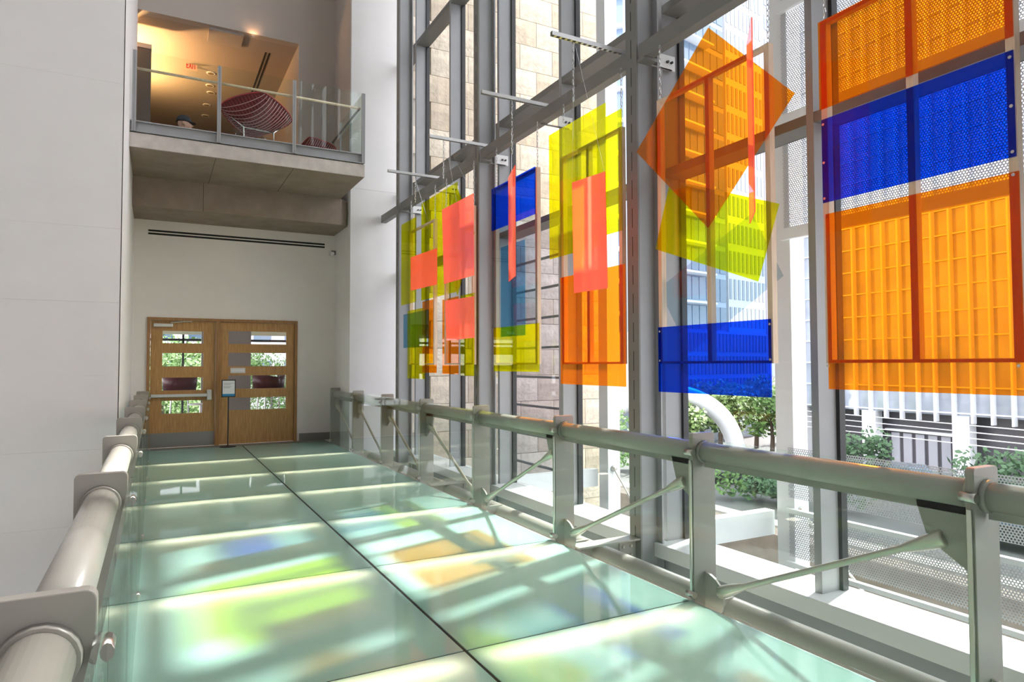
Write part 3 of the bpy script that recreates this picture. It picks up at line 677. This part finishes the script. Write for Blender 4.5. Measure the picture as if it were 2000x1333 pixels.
# seated visitor: only the capped head clears the balcony edge
def person():
    hx, hy = .40, 13.55; hz = ony(340, 238, hy)[2]
    base = hz-1.20
    t = empty('person', (hx, hy, 5.30), 'seated visitor in a dark cap looking down to the right on the balcony', 'person')
    m = MB()
    m.ball((hx, hy, hz), .098, 14, 10, 1.12, .86, 1.2)                           # skull
    m.ball((hx+.075, hy, hz-.04), .055, 10, 8, 1.0, .95, 1.25)                    # face
    m.cyl((hx+.115, hy, hz-.005), (hx+.150, hy, hz-.045), .012, .019, 8)           # nose
    m.ball((hx+.118, hy, hz-.088), .024, 8, 6, .8, 1.2, .6)                        # mouth
    for s in (-1, 1): m.ball((hx-.005, hy+s*.088, hz-.015), .030, 8, 6, .9, .4, 1.25)
    m.cyl((hx-.02, hy, hz-.30), (hx, hy, hz-.06), .062, .054, 12)                  # neck
    m.tube([(hx-.08, hy, hz-.82), (hx-.07, hy, hz-.60), (hx-.05, hy, hz-.38), (hx-.03, hy, hz-.26)], [.16, .155, .17, .09], 14)
    for s in (-1, 1):
        m.ball((hx-.05, hy+s*.17, hz-.33), .075)
        m.tube([(hx-.05, hy+s*.19, hz-.33), (hx+.02, hy+s*.23, hz-.58), (hx+.26, hy+s*.15, hz-.62), (hx+.34, hy+s*.10, hz-.60)], [.058, .048, .038, .03], 10)
        for k in range(4): m.tube([(hx+.33, hy+s*(.08+.018*k), hz-.60), (hx+.40, hy+s*(.075+.017*k), hz-.605), (hx+.43, hy+s*(.072+.017*k), hz-.63)], [.011, .010, .008], 6)
        m.tube([(hx+.31, hy+s*.075, hz-.60), (hx+.36, hy+s*.045, hz-.60), (hx+.39, hy+s*.04, hz-.61)], [.012, .011, .009], 6)
        m.tube([(hx-.06, hy+s*.09, hz-.80), (hx+.38, hy+s*.11, hz-.76), (hx+.40, hy+s*.11, max(5.38, hz-1.2)), ], [.095, .066, .045], 12)
        m.tube([(hx+.37, hy+s*.11, 5.36), (hx+.54, hy+s*.11, 5.345)], [.05, .035], 10)
    o = m.build('body', SKIN, t)
    r = o.modifiers.new('merge', 'REMESH'); r.mode = 'VOXEL'; r.voxel_size = .011; r.use_smooth_shade = True
    sm = o.modifiers.new('smooth', 'SMOOTH'); sm.iterations = 3
    # shirt shell
    m = MB(); m.tube([(hx-.08, hy, hz-.84), (hx-.07, hy, hz-.60), (hx-.05, hy, hz-.38), (hx-.03, hy, hz-.25)], [.175, .172, .187, .10], 16)
    for s in (-1, 1): m.tube([(hx-.05, hy+s*.17, hz-.32), (hx+.0, hy+s*.225, hz-.50)], [.085, .066], 10)
    m.build('shirt', SHIRT, t, smooth=True)
    m = MB(); prof = [(.118, -.005), (.116, .03), (.105, .075), (.07, .112), (.02, .126)]
    k = len(m.v); m.lathe(prof, (0, 0, 0), 18)
    m.v = [(hx-.004+x*1.08, hy+y*.90, hz+.025+z) for x, y, z in m.v]
    m.prism([(hx+.09, hy-.075), (hx+.17, hy-.06), (hx+.205, hy), (hx+.17, hy+.06), (hx+.09, hy+.075)], 'z', hz+.010, hz+.022)
    m.build('cap', CAPM, t, smooth=True)
    st = empty('armchair', (hx-.1, hy, 5.30), 'low lounge seat under the capped visitor', 'chair')
    B(hx-.34, hx+.2, hy-.26, hy+.26, hz-1.0, hz-.93).build('seat', MAROON, st); B(hx-.40, hx-.32, hy-.26, hy+.26, hz-1.0, hz-.55).build('backrest', MAROON, st)
    for xx in (hx-.36, hx+.17):
        for yy in (hy-.22, hy+.22): MB().cyl((xx, yy, 5.30), (xx, yy, hz-1.0), .015, n=8).build('leg', CHROME, st)
person()

# wall-mounted details
def diffuser(label, x0, x1, z0, z1):
    t = empty('wall_diffuser', ((x0+x1)/2, YW, z0), label, 'air vent')
    B(x0-.02, x1+.02, YW-.006, YW-.001, z0-.02, z1+.02).build('frame', BEIGE, t)
    h = (z1-z0)
    for a in (0, .62): B(x0, x1, YW-.009, YW-.0065, z0+h*a, z0+h*(a+.38)).build('slot', DARKGAP, t)
diffuser('long black double slot air diffuser above the oak doors', -.16, 3.17, 4.10, 4.195)
sc_pos = ony(656, 497, YW-.12)
k = empty('security_camera', (3.36, YW-.15, sc_pos[2]), 'small white security camera near the wall corner', 'camera')
MB().cyl((3.30, YW-.20, sc_pos[2]), (3.30, YW-.06, sc_pos[2]+.01), .035, n=12).build('housing', WHITE, k); B(3.30, 3.39, YW-.1, YW-.07, sc_pos[2]-.01, sc_pos[2]+.08).build('bracket', STEELD, k)

# ================================================================== OAK DOORS
fr = empty('trim_1', (1.23, YW, 0), 'brown oak frame around the two door leaves', 'door frame', kind='structure')
B(DX0, DX0+.055, YW-.03, YW+.12, 0, DZ).build('jamb', OAKD, fr); B(DX1-.055, DX1, YW-.03, YW+.12, 0, DZ).build('jamb', OAKD, fr)
B(DX0+.055, DX1-.055, YW-.03, YW+.12, DZ-.055, DZ).build('head', OAKD, fr); B(1.055, 1.13, YW-.03, YW+.12, 0, DZ-.055).build('post', OAKD, fr)
def leaf(name, label, x0, x1, panes, y0, kick):
    t = empty(name, ((x0+x1)/2, y0, 0), label, 'door', kind='structure')
    y1 = y0+.045; gx0, gx1 = panes[0]; zl = panes[1]
    B(x0, gx0, y0, y1, .01, DZ-.06).build('stile', OAK, t); B(gx1, x1, y0, y1, .01, DZ-.06).build('stile', OAK, t)
    zp = .01
    for a, c in zl:
        B(gx0, gx1, y0, y1, zp, a).build('rail', OAK, t); zp = c
        B(gx0, gx1, y0+.018, y0+.024, a, c).build('glass_pane', GLASS, t)
    B(gx0, gx1, y0, y1, zp, DZ-.06).build('rail', OAK, t)
    if kick: B(x0+.01, x1-.01, y0-.003, y0, .012, .285).build('kick_plate', KICK, t)
    return t
def zof(py, y): return ony(350, py, y)[2]
y0 = YW+.03
zl = [(zof(808, y0), zof(783, y0)), (zof(763, y0), zof(738, y0)), (zof(716, y0), zof(690, y0)), (zof(671, y0), zof(647, y0))]
d1 = leaf('door_1', 'left oak door leaf with push bar and four glass strips', DX0+.06, 1.05, ((ony(317, 700, y0)[0], ony(397, 700, y0)[0]), zl), y0, True)
zl2 = [(zof(805, y0), zof(780, y0)), (zof(762, y0), zof(735, y0)), (zof(716, y0), zof(689, y0)), (zof(671, y0), zof(645, y0))]
d2 = leaf('door_2', 'right oak door leaf with four wide glass strips', 1.135, DX1-.06, ((ony(446, 700, y0)[0], ony(559, 700, y0)[0]), zl2), y0, False)
a = ony(300, 632, y0-.02); c = ony(338, 639, y0-.02)
dc = B(a[0], c[0], y0-.06, y0, c[2], a[2]).build('door_closer', ALU, d1, bevel=.006)
MB().tube([(.25, y0-.04, a[2]+.02), (.5, y0-.06, a[2]+.05), (.62, y0-.035, a[2]+.055)], .010, 6).build('closer_arm', ALU, dc)
zb = zof(773, y0)
pb = B(DX0+.075, .93, y0-.075, y0-.04, zb-.03, zb+.03).build('push_bar', ALU, d1, bevel=.008)
B(.90, .985, y0-.085, y0, zb-.095, zb+.105).build('latch_case', ALU, pb, bevel=.008); B(DX0+.075, DX0+.12, y0-.045, y0, zb-.03, zb+.03).build('bar_mount', ALU, pb)
p_ = ony(450, 719, y0); q_ = ony(479, 729, y0)
lp = B(p_[0], q_[0], y0-.006, y0, q_[2], p_[2]).build('notice_plate', ALU, d2); B(p_[0]+.02, q_[0]-.02, y0-.0075, y0-.006, q_[2]+.03, p_[2]-.03).build('printed_strip', WHITE, lp)

# sign on a stand
sg = empty('sign_stand', (1.262, 14.08, 0), 'black floor stand holding a small white notice before the right door leaf', 'sign')
MB().lathe([(.15, 0), (.15, .012), (.03, .022), (.014, .03)], (1.262, 14.08, 0), 20).build('base', BLACK, sg)
MB().cyl((1.262, 14.08, .02), (1.262, 14.08, 1.0), .012, n=10).build('pole', BLACK, sg)
sf = B(1.135, 1.390, 14.06, 14.075, .965, 1.305).build('frame', BLACK, sg)
B(1.155, 1.372, 14.056, 14.060, .985, 1.285).build('paper', mat('notice_paper', (.80, .81, .84), .6), sf)
B(1.155, 1.372, 14.0545, 14.056, .985, 1.03).build('blue_strip', mat('notice_blue', (.02, .22, .45), .6), sf)
for z, x1 in ((1.232, 1.35), (1.205, 1.30), (1.165, 1.31), (1.145, 1.28)): B(1.175, x1, 14.0548, 14.056, z, z+.008).build('printed_line', mat('print_grey', (.35, .36, .40), .6), sf)

# ------------------------------------------------------------------ reading lounge seen through the doors
lf = B(-5, 8, YW+.2, 23, -.05, 0).build('floor', CARPET); tag(lf, 'grey carpet of the room behind the oak doors', 'floor', kind='structure')
lc = B(-5, 8, YW+.2, 23, 3.0, 3.05).build('ceiling', BEIGE); tag(lc, 'ceiling of the room behind the oak doors', 'ceiling', kind='structure')
p_ = ony(490, 700, 19.0)
pw = B(p_[0]-1.2, p_[0], 19.0, 19.15, 0, 3.0).build('wall_partition', mat('taupe_plaster', (.42, .36, .32), .8)); tag(pw, 'taupe partition seen through the right door leaf', 'wall', kind='structure')
w2 = empty('window_2', (1.5, 23, 0), 'dark framed window at the back of the room behind the doors', 'window', kind='structure')
for x in (-5, -3.2, -1.4, .72, 2.3, 4.1, 5.9, 7.9): B(x, x+.06, 23, 23.08, 0, 3.0).build('mullion', BLACK, w2)
B(-5, 8, 23, 23.08, 2.35, 2.42).build('transom', BLACK, w2); B(-5, 8, 23, 23.08, 0, .06).build('transom', BLACK, w2)
B(-5, 8, 23.03, 23.04, .06, 3.0).build('pane', GLASS, w2)
B(-5, 8, 22.8, 22.98, 2.55, 3.0).build('roller_blind', mat('pale_yellow_blind', (.62, .60, .42), .8), w2)
def tub_chair(label, loc, rz):
    t = empty('tub_chair', loc, label, 'chair', 'maroon chairs behind the doors'); Rm = Matrix.Rotation(rz, 3, 'Z')
    def W(p): return Rm @ Vector(p)+Vector(loc)
    m = MB(); n = 12; rows = []
    for i in range(n+1):
        t_ = -1.9+3.8*i/n; h = .86-.06*math.cos(t_)+.05*abs(math.sin(t_)); rows.append((t_, h))
    for t_, h in rows:
        for r, z in ((.36, .40), (.40, h), (.34, h), (.31, .47)): m.v.append(tuple(W((r*math.sin(t_), r*math.cos(t_), z+.50))))
    for i in range(n):
        for k in range(4): m.f.append((i*4+k, i*4+(k+1) % 4, (i+1)*4+(k+1) % 4, (i+1)*4+k))
    m.build('shell', MAROON, t, smooth=True)
    m = MB(); m.lathe([(.33, .88), (.34, .95), (.30, .98)], (0, 0, 0), 16); m.v = [tuple(W(v)) for v in m.v]; m.build('seat', MAROON, t)
    for sx in (-.22, .22):
        for sy in (-.2, .2): MB().cyl(W((sx, sy, 0)), W((sx*.8, sy*.8, .89)), .015, n=8).build('leg', CHROME, t)
q = ony(351, 760, 18.2); tub_chair('tall maroon tub chair seen through the left door leaf', (q[0], 18.2, 0), math.pi)
q = ony(512, 760, 17.6); tub_chair('tall maroon tub chair seen through the right door leaf', (q[0]+.15, 17.6, 0), math.pi+.4)
q = ony(392, 760, 17.3)
tb = empty('side_table', (q[0], 17.3, 0), 'low white round table beside the maroon chair', 'table')
MB().lathe([(.28, .66), (.28, .69)], (q[0], 17.3, 0), 18).build('top', WHITE, tb); MB().cyl((q[0], 17.3, 0), (q[0], 17.3, .66), .025, n=10).build('leg', CHROME, tb); MB().lathe([(.2, 0), (.2, .015)], (q[0], 17.3, 0), 16).build('base', CHROME, tb)

# ================================================================== OUTSIDE
gd = B(4.62, 220, -60, 220, ZLOW-.3, ZLOW-.02).build('street_ground', ASPH); tag(gd, 'pale street paving outside the facade', 'ground', kind='structure')
gd = B(-60, 4.62, 23.2, 220, ZLOW-.3, ZLOW-.02).build('street_ground', ASPH); tag(gd, 'paving behind the reading room', 'ground', kind='structure')
# limestone wing with individual blocks
wg = empty('stone_wing', (7.4, YP+.1, ZLOW), 'split-face limestone wing outside the glass', 'building')
B(4.66, 9.88, YP+.06, YP+3.0, ZLOW, 15).build('wall_core', mat('mortar', (.40, .35, .28), .9), wg)
variants = []
for k in range(4):
    m = MB(); nx, nz = 4, 3; W_, H_ = .86, .575; rr = random.Random(k)
    def dep(i, j): return 0 if i in (0, nx) or j in (0, nz) else -.018-.022*rr.random()
    g_ = {}
    for i in range(nx+1):
        for j in range(nz+1): g_[i, j] = len(m.v); m.v.append((W_*i/nx, dep(i, j), H_*j/nz))
    for i in range(nx):
        for j in range(nz): m.f.append((g_[i, j], g_[i+1, j], g_[i+1, j+1], g_[i, j+1]))
    m.add([(0, 0, 0), (W_, 0, 0), (W_, 0, H_), (0, 0, H_), (0, .1, 0), (W_, .1, 0), (W_, .1, H_), (0, .1, H_)], [(0, 4, 5, 1), (1, 5, 6, 2), (2, 6, 7, 3), (3, 7, 4, 0)])
    variants.append(mesh_of(m, 'stone_block', STONE if k % 2 else STONE2))
z = ZLOW; r = 0
while z < 15:
    x = 4.66 - (.43 if r % 2 else 0)
    while x < 9.9-.2:
        if x >= 4.6 and x+.86 < 9.95:
            put('stone', random.choice(variants), wg, (x, YP+.0, z))
        x += .87
    z += .585; r += 1
# tinted glazed bay with dark rails in front of the stone
bay = empty('glazed_bay', (7.0, 11.9, ZLOW), 'lavender tinted glass bay with dark horizontal rails before the stone wing', 'window')
YB0, YB1 = 10.9, 13.10
B(6.90, 6.912, YB0, YB1, ZLOW, 4.35).build('glass_panel', LAV, bay)
zz = 4.35
while zz > -3.2:
    B(6.86, 6.90, YB0, YB1, zz-.045, zz).build('rail', mat('slate_blue_rail', (.14, .16, .20), .5), bay); zz -= .60
B(6.86, 6.96, YB0-.06, YB0, ZLOW, 4.35).build('corner_post', mat('lavender_post', (.55, .53, .62), .5), bay)
# exterior sunscreen: posts, arms, rails, perforated panels
XS2 = 6.45
POSTY = [1.85, 5.35, 8.90]
for y, lb in zip(POSTY, ['white outdoor sunscreen post right of the frame', 'white outdoor sunscreen post behind the blue foot sheet', 'white outdoor sunscreen post behind the large orange sheet']):
    t = empty('sunscreen_post', (XS2+.12, y, ZLOW), lb, 'post', 'white outdoor posts')
    B(XS2, XS2+.24, y-.12, y+.12, ZLOW, 14).build('shaft', EXTW, t)
    B(XG+.1, XS2, y+.16, y+.30, -.42, -.14).build('arm', EXTW, t)
    MB().cyl((XS2+.1, y-.14, -.1), (XS2+.1, y-1.6, -1.5), .014, n=6).build('tension_rod', INOX, t)
    MB().ball((XS2+.1, y-.14, -.1), .05).build('rod_end', INOX, t)
ss = empty('sunscreen', (XS2, 1, -1), 'perforated white metal sunscreen hung outside the facade', 'sunscreen')
lev = [3.02, 4.35, 5.7, 7.05, 8.4, 9.75]
for a, c in zip(lev[:-1], lev[1:]):
    for y0, y1 in ((-5.2, -1.72), (-1.68, 1.80), (1.84, 5.30)):
        B(XS2-.012, XS2-.010, y0, y1, a+.14, c-.01).build('perforated_panel', PERF, ss)
for z in lev: B(XS2-.06, XS2, -5.2, 5.32, z, z+.13).build('rail', EXTW, ss)
for a, c in ((.05, .62), (-.62, -.13), (-1.3, -.75), (-2.0, -1.45)):
    for y0, y1 in ((-5.2, -1.72), (-1.68, 1.80), (1.84, 5.30)):
        B(XS2-.012, XS2-.010, y0, y1, a, c).build('perforated_panel', PERF, ss)
for z in (-.12, -.72, -1.40): B(XS2-.06, XS2, -5.2, 5.32, z, z+.05).build('rail', EXTW, ss)
# terraces, low walls
for i, (x, h, mm) in enumerate([(9, .5, CONCL), (11, .8, CONC), (13.2, .6, CONCL), (16, 1.1, CONC), (19, .5, CONCL)]):
    b = B(x, x+.7, -10, 34, ZLOW-.02, ZLOW+h).build('planter_wall', mm); tag(b, ['lowest pale planter wall nearest the facade', 'brown planter wall second from the facade', 'pale planter wall in the middle of the terrace', 'tall brown planter wall fourth from the facade', 'pale planter wall nearest the street'][i], 'wall', 'long planter walls on the terrace')

# office with white fins across the street (parallel to the facade)
XO, OZ0, OZ1 = 37.0, -1.15, 24.0
of = empty('office_building', (XO, 19, ZLOW), 'glass office block with white fins across the street', 'building')
B(XO, XO+18, 4, 20.4, OZ0, OZ1).build('glass_wall', CURT, of); B(XO, XO+8, 20.4, 30.3, OZ0, 58).build('glass_wall', CURT, of)  # second half raised out of view to keep sun off the far deck
finm = mesh_of(B(-.35, 0, -.05, .05, OZ0-.35, OZ1), 'fin', EXTW)
y = 4.2
while y < 30.3: put('fin', finm, of, (XO, y, 0)); y += .92
z = OZ0+.1; k = 0
while z < OZ1: B(XO-.10, XO-.002, 4, 30.3, z, z+.07).build('floor_line', EXTW, of); z += 1.35
B(XO+1, XO+7.5, 4, 30.3, ZLOW, OZ0-.01).build('ground_floor', mat('dusk_glass', (.10, .095, .11), .25), of)
for y in (11.0, 15.2, 19.55, 24.6, 29.3): B(XO-.2, XO+.45, y-.42, y+.42, ZLOW, OZ0).build('pillar', EXTW, of)
for y in (20.9, 21.6, 22.3, 23.0, 23.7): B(XO+.9, XO+.99, y-.24, y+.24, ZLOW, ZLOW+2.1).build('entrance_door', mat('pale_door_glass', (.45, .45, .50), .2), of)
B(XO+.7, XO+.98, 20.4, 24.2, ZLOW+2.2, ZLOW+2.32).build('canopy', EXTW, of)
def direction(px): 
    r_ = ray(px, 715); v = Vector((r_[0], r_[1], 0)); return v.normalized()
def block(name, label, pxl, pxr, depth, vp, z0, z1, nx, nz, win, wall, wm, ww=.5, wh=.6, back=14, roof=None):
    """far building: left facade edge at pixel column pxl and camera depth; facade runs along direction of pixel column vp"""
    a = ray(pxl, 715); A = Vector((CAM[0]+a[0]*depth, CAM[1]+a[1]*depth, 0)); u = direction(vp)
    rr = ray(pxr, 715); den = u.x*rr[1]-u.y*rr[0]; Lg = (A.y*rr[0]-A.x*rr[1])/den
    n_ = Vector((u.y, -u.x, 0))
    if n_.dot(A) > 0: n_ = -n_
    t = empty(name, (A.x, A.y, z0), label, 'building')
    E = A+u*Lg; Bk = [A, E, E-n_*back, A-n_*back]
    MB().prism([(p.x, p.y) for p in Bk], 'z', z0, z1).build('wall', wall, t)
    cw, ch = Lg/nx, (z1-z0)/nz
    ang = math.atan2(u.y, u.x)
    me = mesh_of(B(-cw*ww/2, cw*ww/2, -.06, .06, -ch*wh/2, ch*wh/2), 'window', wm)
    for i in range(nx):
        for j in range(nz):
            p = A+u*(cw*(i+.5)); o = put('window', me, t, (p.x+n_.x*.02, p.y+n_.y*.02, z0+ch*(j+.5))); o.rotation_euler = (0, 0, ang)
    return t, A, u, n_, Lg
block('slotted_office', 'white office tower with rows of narrow window slots', 1425, 1497, 78, 2580, ZLOW, 62, 9, 20, None, FACW, WING, .5, .72)
t, A, u, n_, Lg = block('slotted_block', 'low white block with long vertical slots behind the blue sheet', 1322, 1499, 50, 2580, -1.2, 4.2, 26, 3, None, FACW, WING, .5, .82, 16)
MB().prism([((A+u*1).x, (A+u*1).y), ((A+u*(Lg-1)).x, (A+u*(Lg-1)).y), ((A+u*(Lg-1)-n_*14).x, (A+u*(Lg-1)-n_*14).y), ((A+u*1-n_*14).x, (A+u*1-n_*14).y)], 'z', ZLOW, -1.2).build('recessed_base', WING, t)
t, A, u, n_, Lg = block('balcony_tower', 'blue glass apartment tower with white balcony slabs', 1322, 1420, 70, 2580, ZLOW, 50, 7, 17, None, FACB, WINB, .86, .80, 7)
for j in range(17):
    zz = ZLOW+(50-ZLOW)/17*j; P0, P1 = A+u*-.3, A+u*(Lg*.62); q = [P0+n_*1.2, P1+n_*1.2, P1, P0]
    MB().prism([(p.x, p.y) for p in q], 'z', zz-.2, zz).build('balcony_slab', EXTW, t)
block('grey_tower', 'pale lavender tower behind the sunscreen post', 1500, 1600, 95, 2580, ZLOW, 75, 8, 22, None, mat('lavender_facade', (.42, .41, .47), .7), WINL, .6, .6)
block('pale_tower', 'pale blue glass tower between the stone wing and the column', 1110, 1240, 116, 2300, ZLOW, 95, 10, 22, None, FACB, WINL, .8, .8)
# round apartment tower
q = CAM+ray(1222, 715)*104
rt_w = empty('round_tower', (q[0], q[1], ZLOW), 'round white apartment tower with curved balconies', 'building')
MB().lathe([(4.0, 0), (4.0, 95)], (q[0], q[1], ZLOW), 28).build('glass_core', WINL, rt_w, smooth=True)
for j in range(19): MB().lathe([(4.6, 0), (4.8, .1), (4.8, .6), (4.6, .7)], (q[0], q[1], ZLOW+3.6+j*4.9), 28).build('balcony_ring', EXTW, rt_w, smooth=True)
# white building behind the reading room
b = empty('white_building', (1, 60, ZLOW), 'white building seen through the upper door panes', 'building')
B(-14, 18, 60, 70, ZLOW, 22).build('wall', FACW, b)
wme = mesh_of(B(-.7, .7, -.05, .05, -.5, .5), 'window', WINB)
for i in range(12):
    for j in range(5): put('window', wme, b, (-12+i*2.5, 59.98, 1.5+j*2.6))
# trees
def tree(label, x, y, h, r, lm, seed, trunk=True, n=1300, z0=ZLOW, leaf=.20, kindname='tree', group='trees along the street'):
    rr = random.Random(seed); t = empty(kindname, (x, y, z0), label, 'tree' if trunk else 'bush', group)
    if trunk: MB().tube([(x, y, z0), (x+.05*r, y, z0+h*.3), (x, y+.05*r, z0+h*.65)], [.06*r+.05, .05*r+.04, .03], 8).build('trunk', BARK, t)
    m = MB(); cz = z0+(h*.62 if trunk else h*.5); hz = h*(.40 if trunk else .52)
    cl = [(rr.uniform(-.6, .6), rr.uniform(-.6, .6), rr.uniform(-.7, .75)) for _ in range(11)]
    for i in range(n):
        c = rr.choice(cl); v = Vector((rr.gauss(0, 1), rr.gauss(0, 1), rr.gauss(0, 1))).normalized()*(.42*rr.random()**.4)
        p = Vector((x+(c[0]+v.x)*r, y+(c[1]+v.y)*r, cz+(c[2]*.8+v.z)*hz))
        a = Vector((rr.gauss(0, 1), rr.gauss(0, 1), rr.gauss(0, 1))).normalized(); bb_ = a.orthogonal().normalized(); s = leaf*rr.uniform(.6, 1.3)
        m.add([p-a*s, p+bb_*s*.6, p+a*s, p-bb_*s*.6], [(0, 1, 2, 3)])
    o = m.build('foliage', lm, t); tag(o, kind='stuff')
def spot(px, depth): r_ = ray(px, 715); return CAM[0]+r_[0]*depth, CAM[1]+r_[1]*depth
tl = [(1335, 40, 4.7, 1.6, 1, 'yellow-green tree left of the white arch end'), (1368, 45, 5.0, 1.8, 0, 'green tree beside the white arch'), (1405, 50, 5.6, 2.2, 1, 'round pale green tree in the middle of the street view'), (1440, 43.5, 5.1, 1.8, 1, 'yellow-green tree behind the pale shrub'), (1475, 48.5, 5.4, 2.0, 1, 'light green tree left of the sunscreen post'), (1505, 42, 4.8, 1.7, 0, 'green tree partly behind the sunscreen post'), (1560, 52, 5.0, 1.8, 1, 'small green tree right of the sunscreen post')]
for i, (px, d, h, r_, lm, lb) in enumerate(tl):
    x, y = spot(px, d); tree(lb, x, y, h, r_, LEAF[lm], i)
for i, (px, d, h, r_, lm, lb) in enumerate([(1672, 27, 3.6, 1.2, 2, 'dark green bush beside the office entrance'), (1455, 30, 2.0, 1.6, 0, 'low green shrub below the street trees'), (1505, 29, 1.6, 1.2, 2, 'dark low shrub by the sunscreen post'), (1960, 25, 3.2, 1.9, 2, 'dark green bush at the right edge of the office front'), (1200, 38, 4.0, 2.0, 0, 'green shrub seen between column and orange sheet')]):
    x, y = spot(px, d); tree(lb, x, y, h, r_, LEAF[lm], 40+i, False, 900, leaf=.14, kindname='shrub', group='shrubs along the street')
for i, (px, h) in enumerate([(318, 7.4), (345, 7.0), (372, 7.8), (400, 7.0), (530, 7.4), (470, 7.2)]):
    q = ony(px, 715, 30+4.7*i); tree(['tree at the left edge of the left door panes', 'broad tree in the middle of the left door panes', 'tall tree behind the left door panes', 'tree at the right edge of the left door panes', 'tree behind the right part of the right door panes', 'tree hidden behind the taupe partition'][i], q[0], q[1], h, 2.2, LEAF[i % 2], 70+i, True, 3500, leaf=.10, group='trees behind the reading room')
# white arch
P0, P1 = np.array(onz(1440, 905, ZLOW)), None
d0 = (P0-CAM)@FW; P1 = CAM+ray(1160, 905)*(d0*1.0); P1[2] = ZLOW
m = MB(); pts = []
for i in range(25):
    t_ = math.pi*i/24; p = (P0+P1)/2+(P0-P1)/2*math.cos(t_); pts.append((p[0], p[1], ZLOW+4.35*math.sin(t_)**.85 if t_ not in (0, math.pi) else ZLOW))
m.tube(pts, [.55+.0*i for i in range(25)], 12); o = m.build('white_arch', EXTW, None, smooth=True); tag(o, 'large white steel arch over the street plaza', 'arch')
# cars
def car(label, px, depth, rz, cmat):
    x, y = spot(px, depth); t = empty('car', (x, y, ZLOW), label, 'car', 'parked cars on the street'); Rm = Matrix.Rotation(rz, 3, 'Z')
    def T(m_): m_.v = [tuple(Rm @ Vector(v)+Vector((x, y, ZLOW))) for v in m_.v]; return m_
    T(MB().prism([(-2.1, .3), (2.1, .3), (2.15, .7), (1.2, .85), (-1.9, .9), (-2.15, .6)], 'y', -.85, .85)).build('body', cmat, t)
    T(MB().prism([(-1.6, .88), (.9, .84), (.35, 1.40), (-1.1, 1.42)], 'y', -.72, .72)).build('cabin', WINB, t)
    for sx in (-1.3, 1.3):
        for sy in (-.86, .86): T(MB().cyl((sx, sy-.08, .32), (sx, sy+.08, .32), .32, n=12)).build('wheel', BLACK, t)
car('dark car parked beside the white arch foot', 1402, 36, .9, mat('dark_car_paint', (.03, .03, .035), .25, coat=.5))
car('blue car parked at the office entrance', 1740, 31.5, 1.57, mat('blue_car_paint', (.02, .06, .25), .25, coat=.5))
car('black car at the right of the office entrance', 1985, 22, 1.57, mat('black_car_paint', (.015, .015, .018), .25, coat=.5))
# overhead wires across the street
for i, (ya, yb) in enumerate([(812, 842), (822, 857), (832, 870), (842, 884)]):
    a, c = onx(1560, ya-10, 22.0), onx(2060, yb+4, 16.0)
    o = MB().tube([tuple(a+(c-a)*k/8) for k in range(9)], .014, 5).build('overhead_wire', EXTW, None); tag(o, ['topmost white overhead wire before the office', 'second white overhead wire from the top', 'third white overhead wire from the top', 'lowest white overhead wire before the office'][i], 'wire', 'overhead wires')
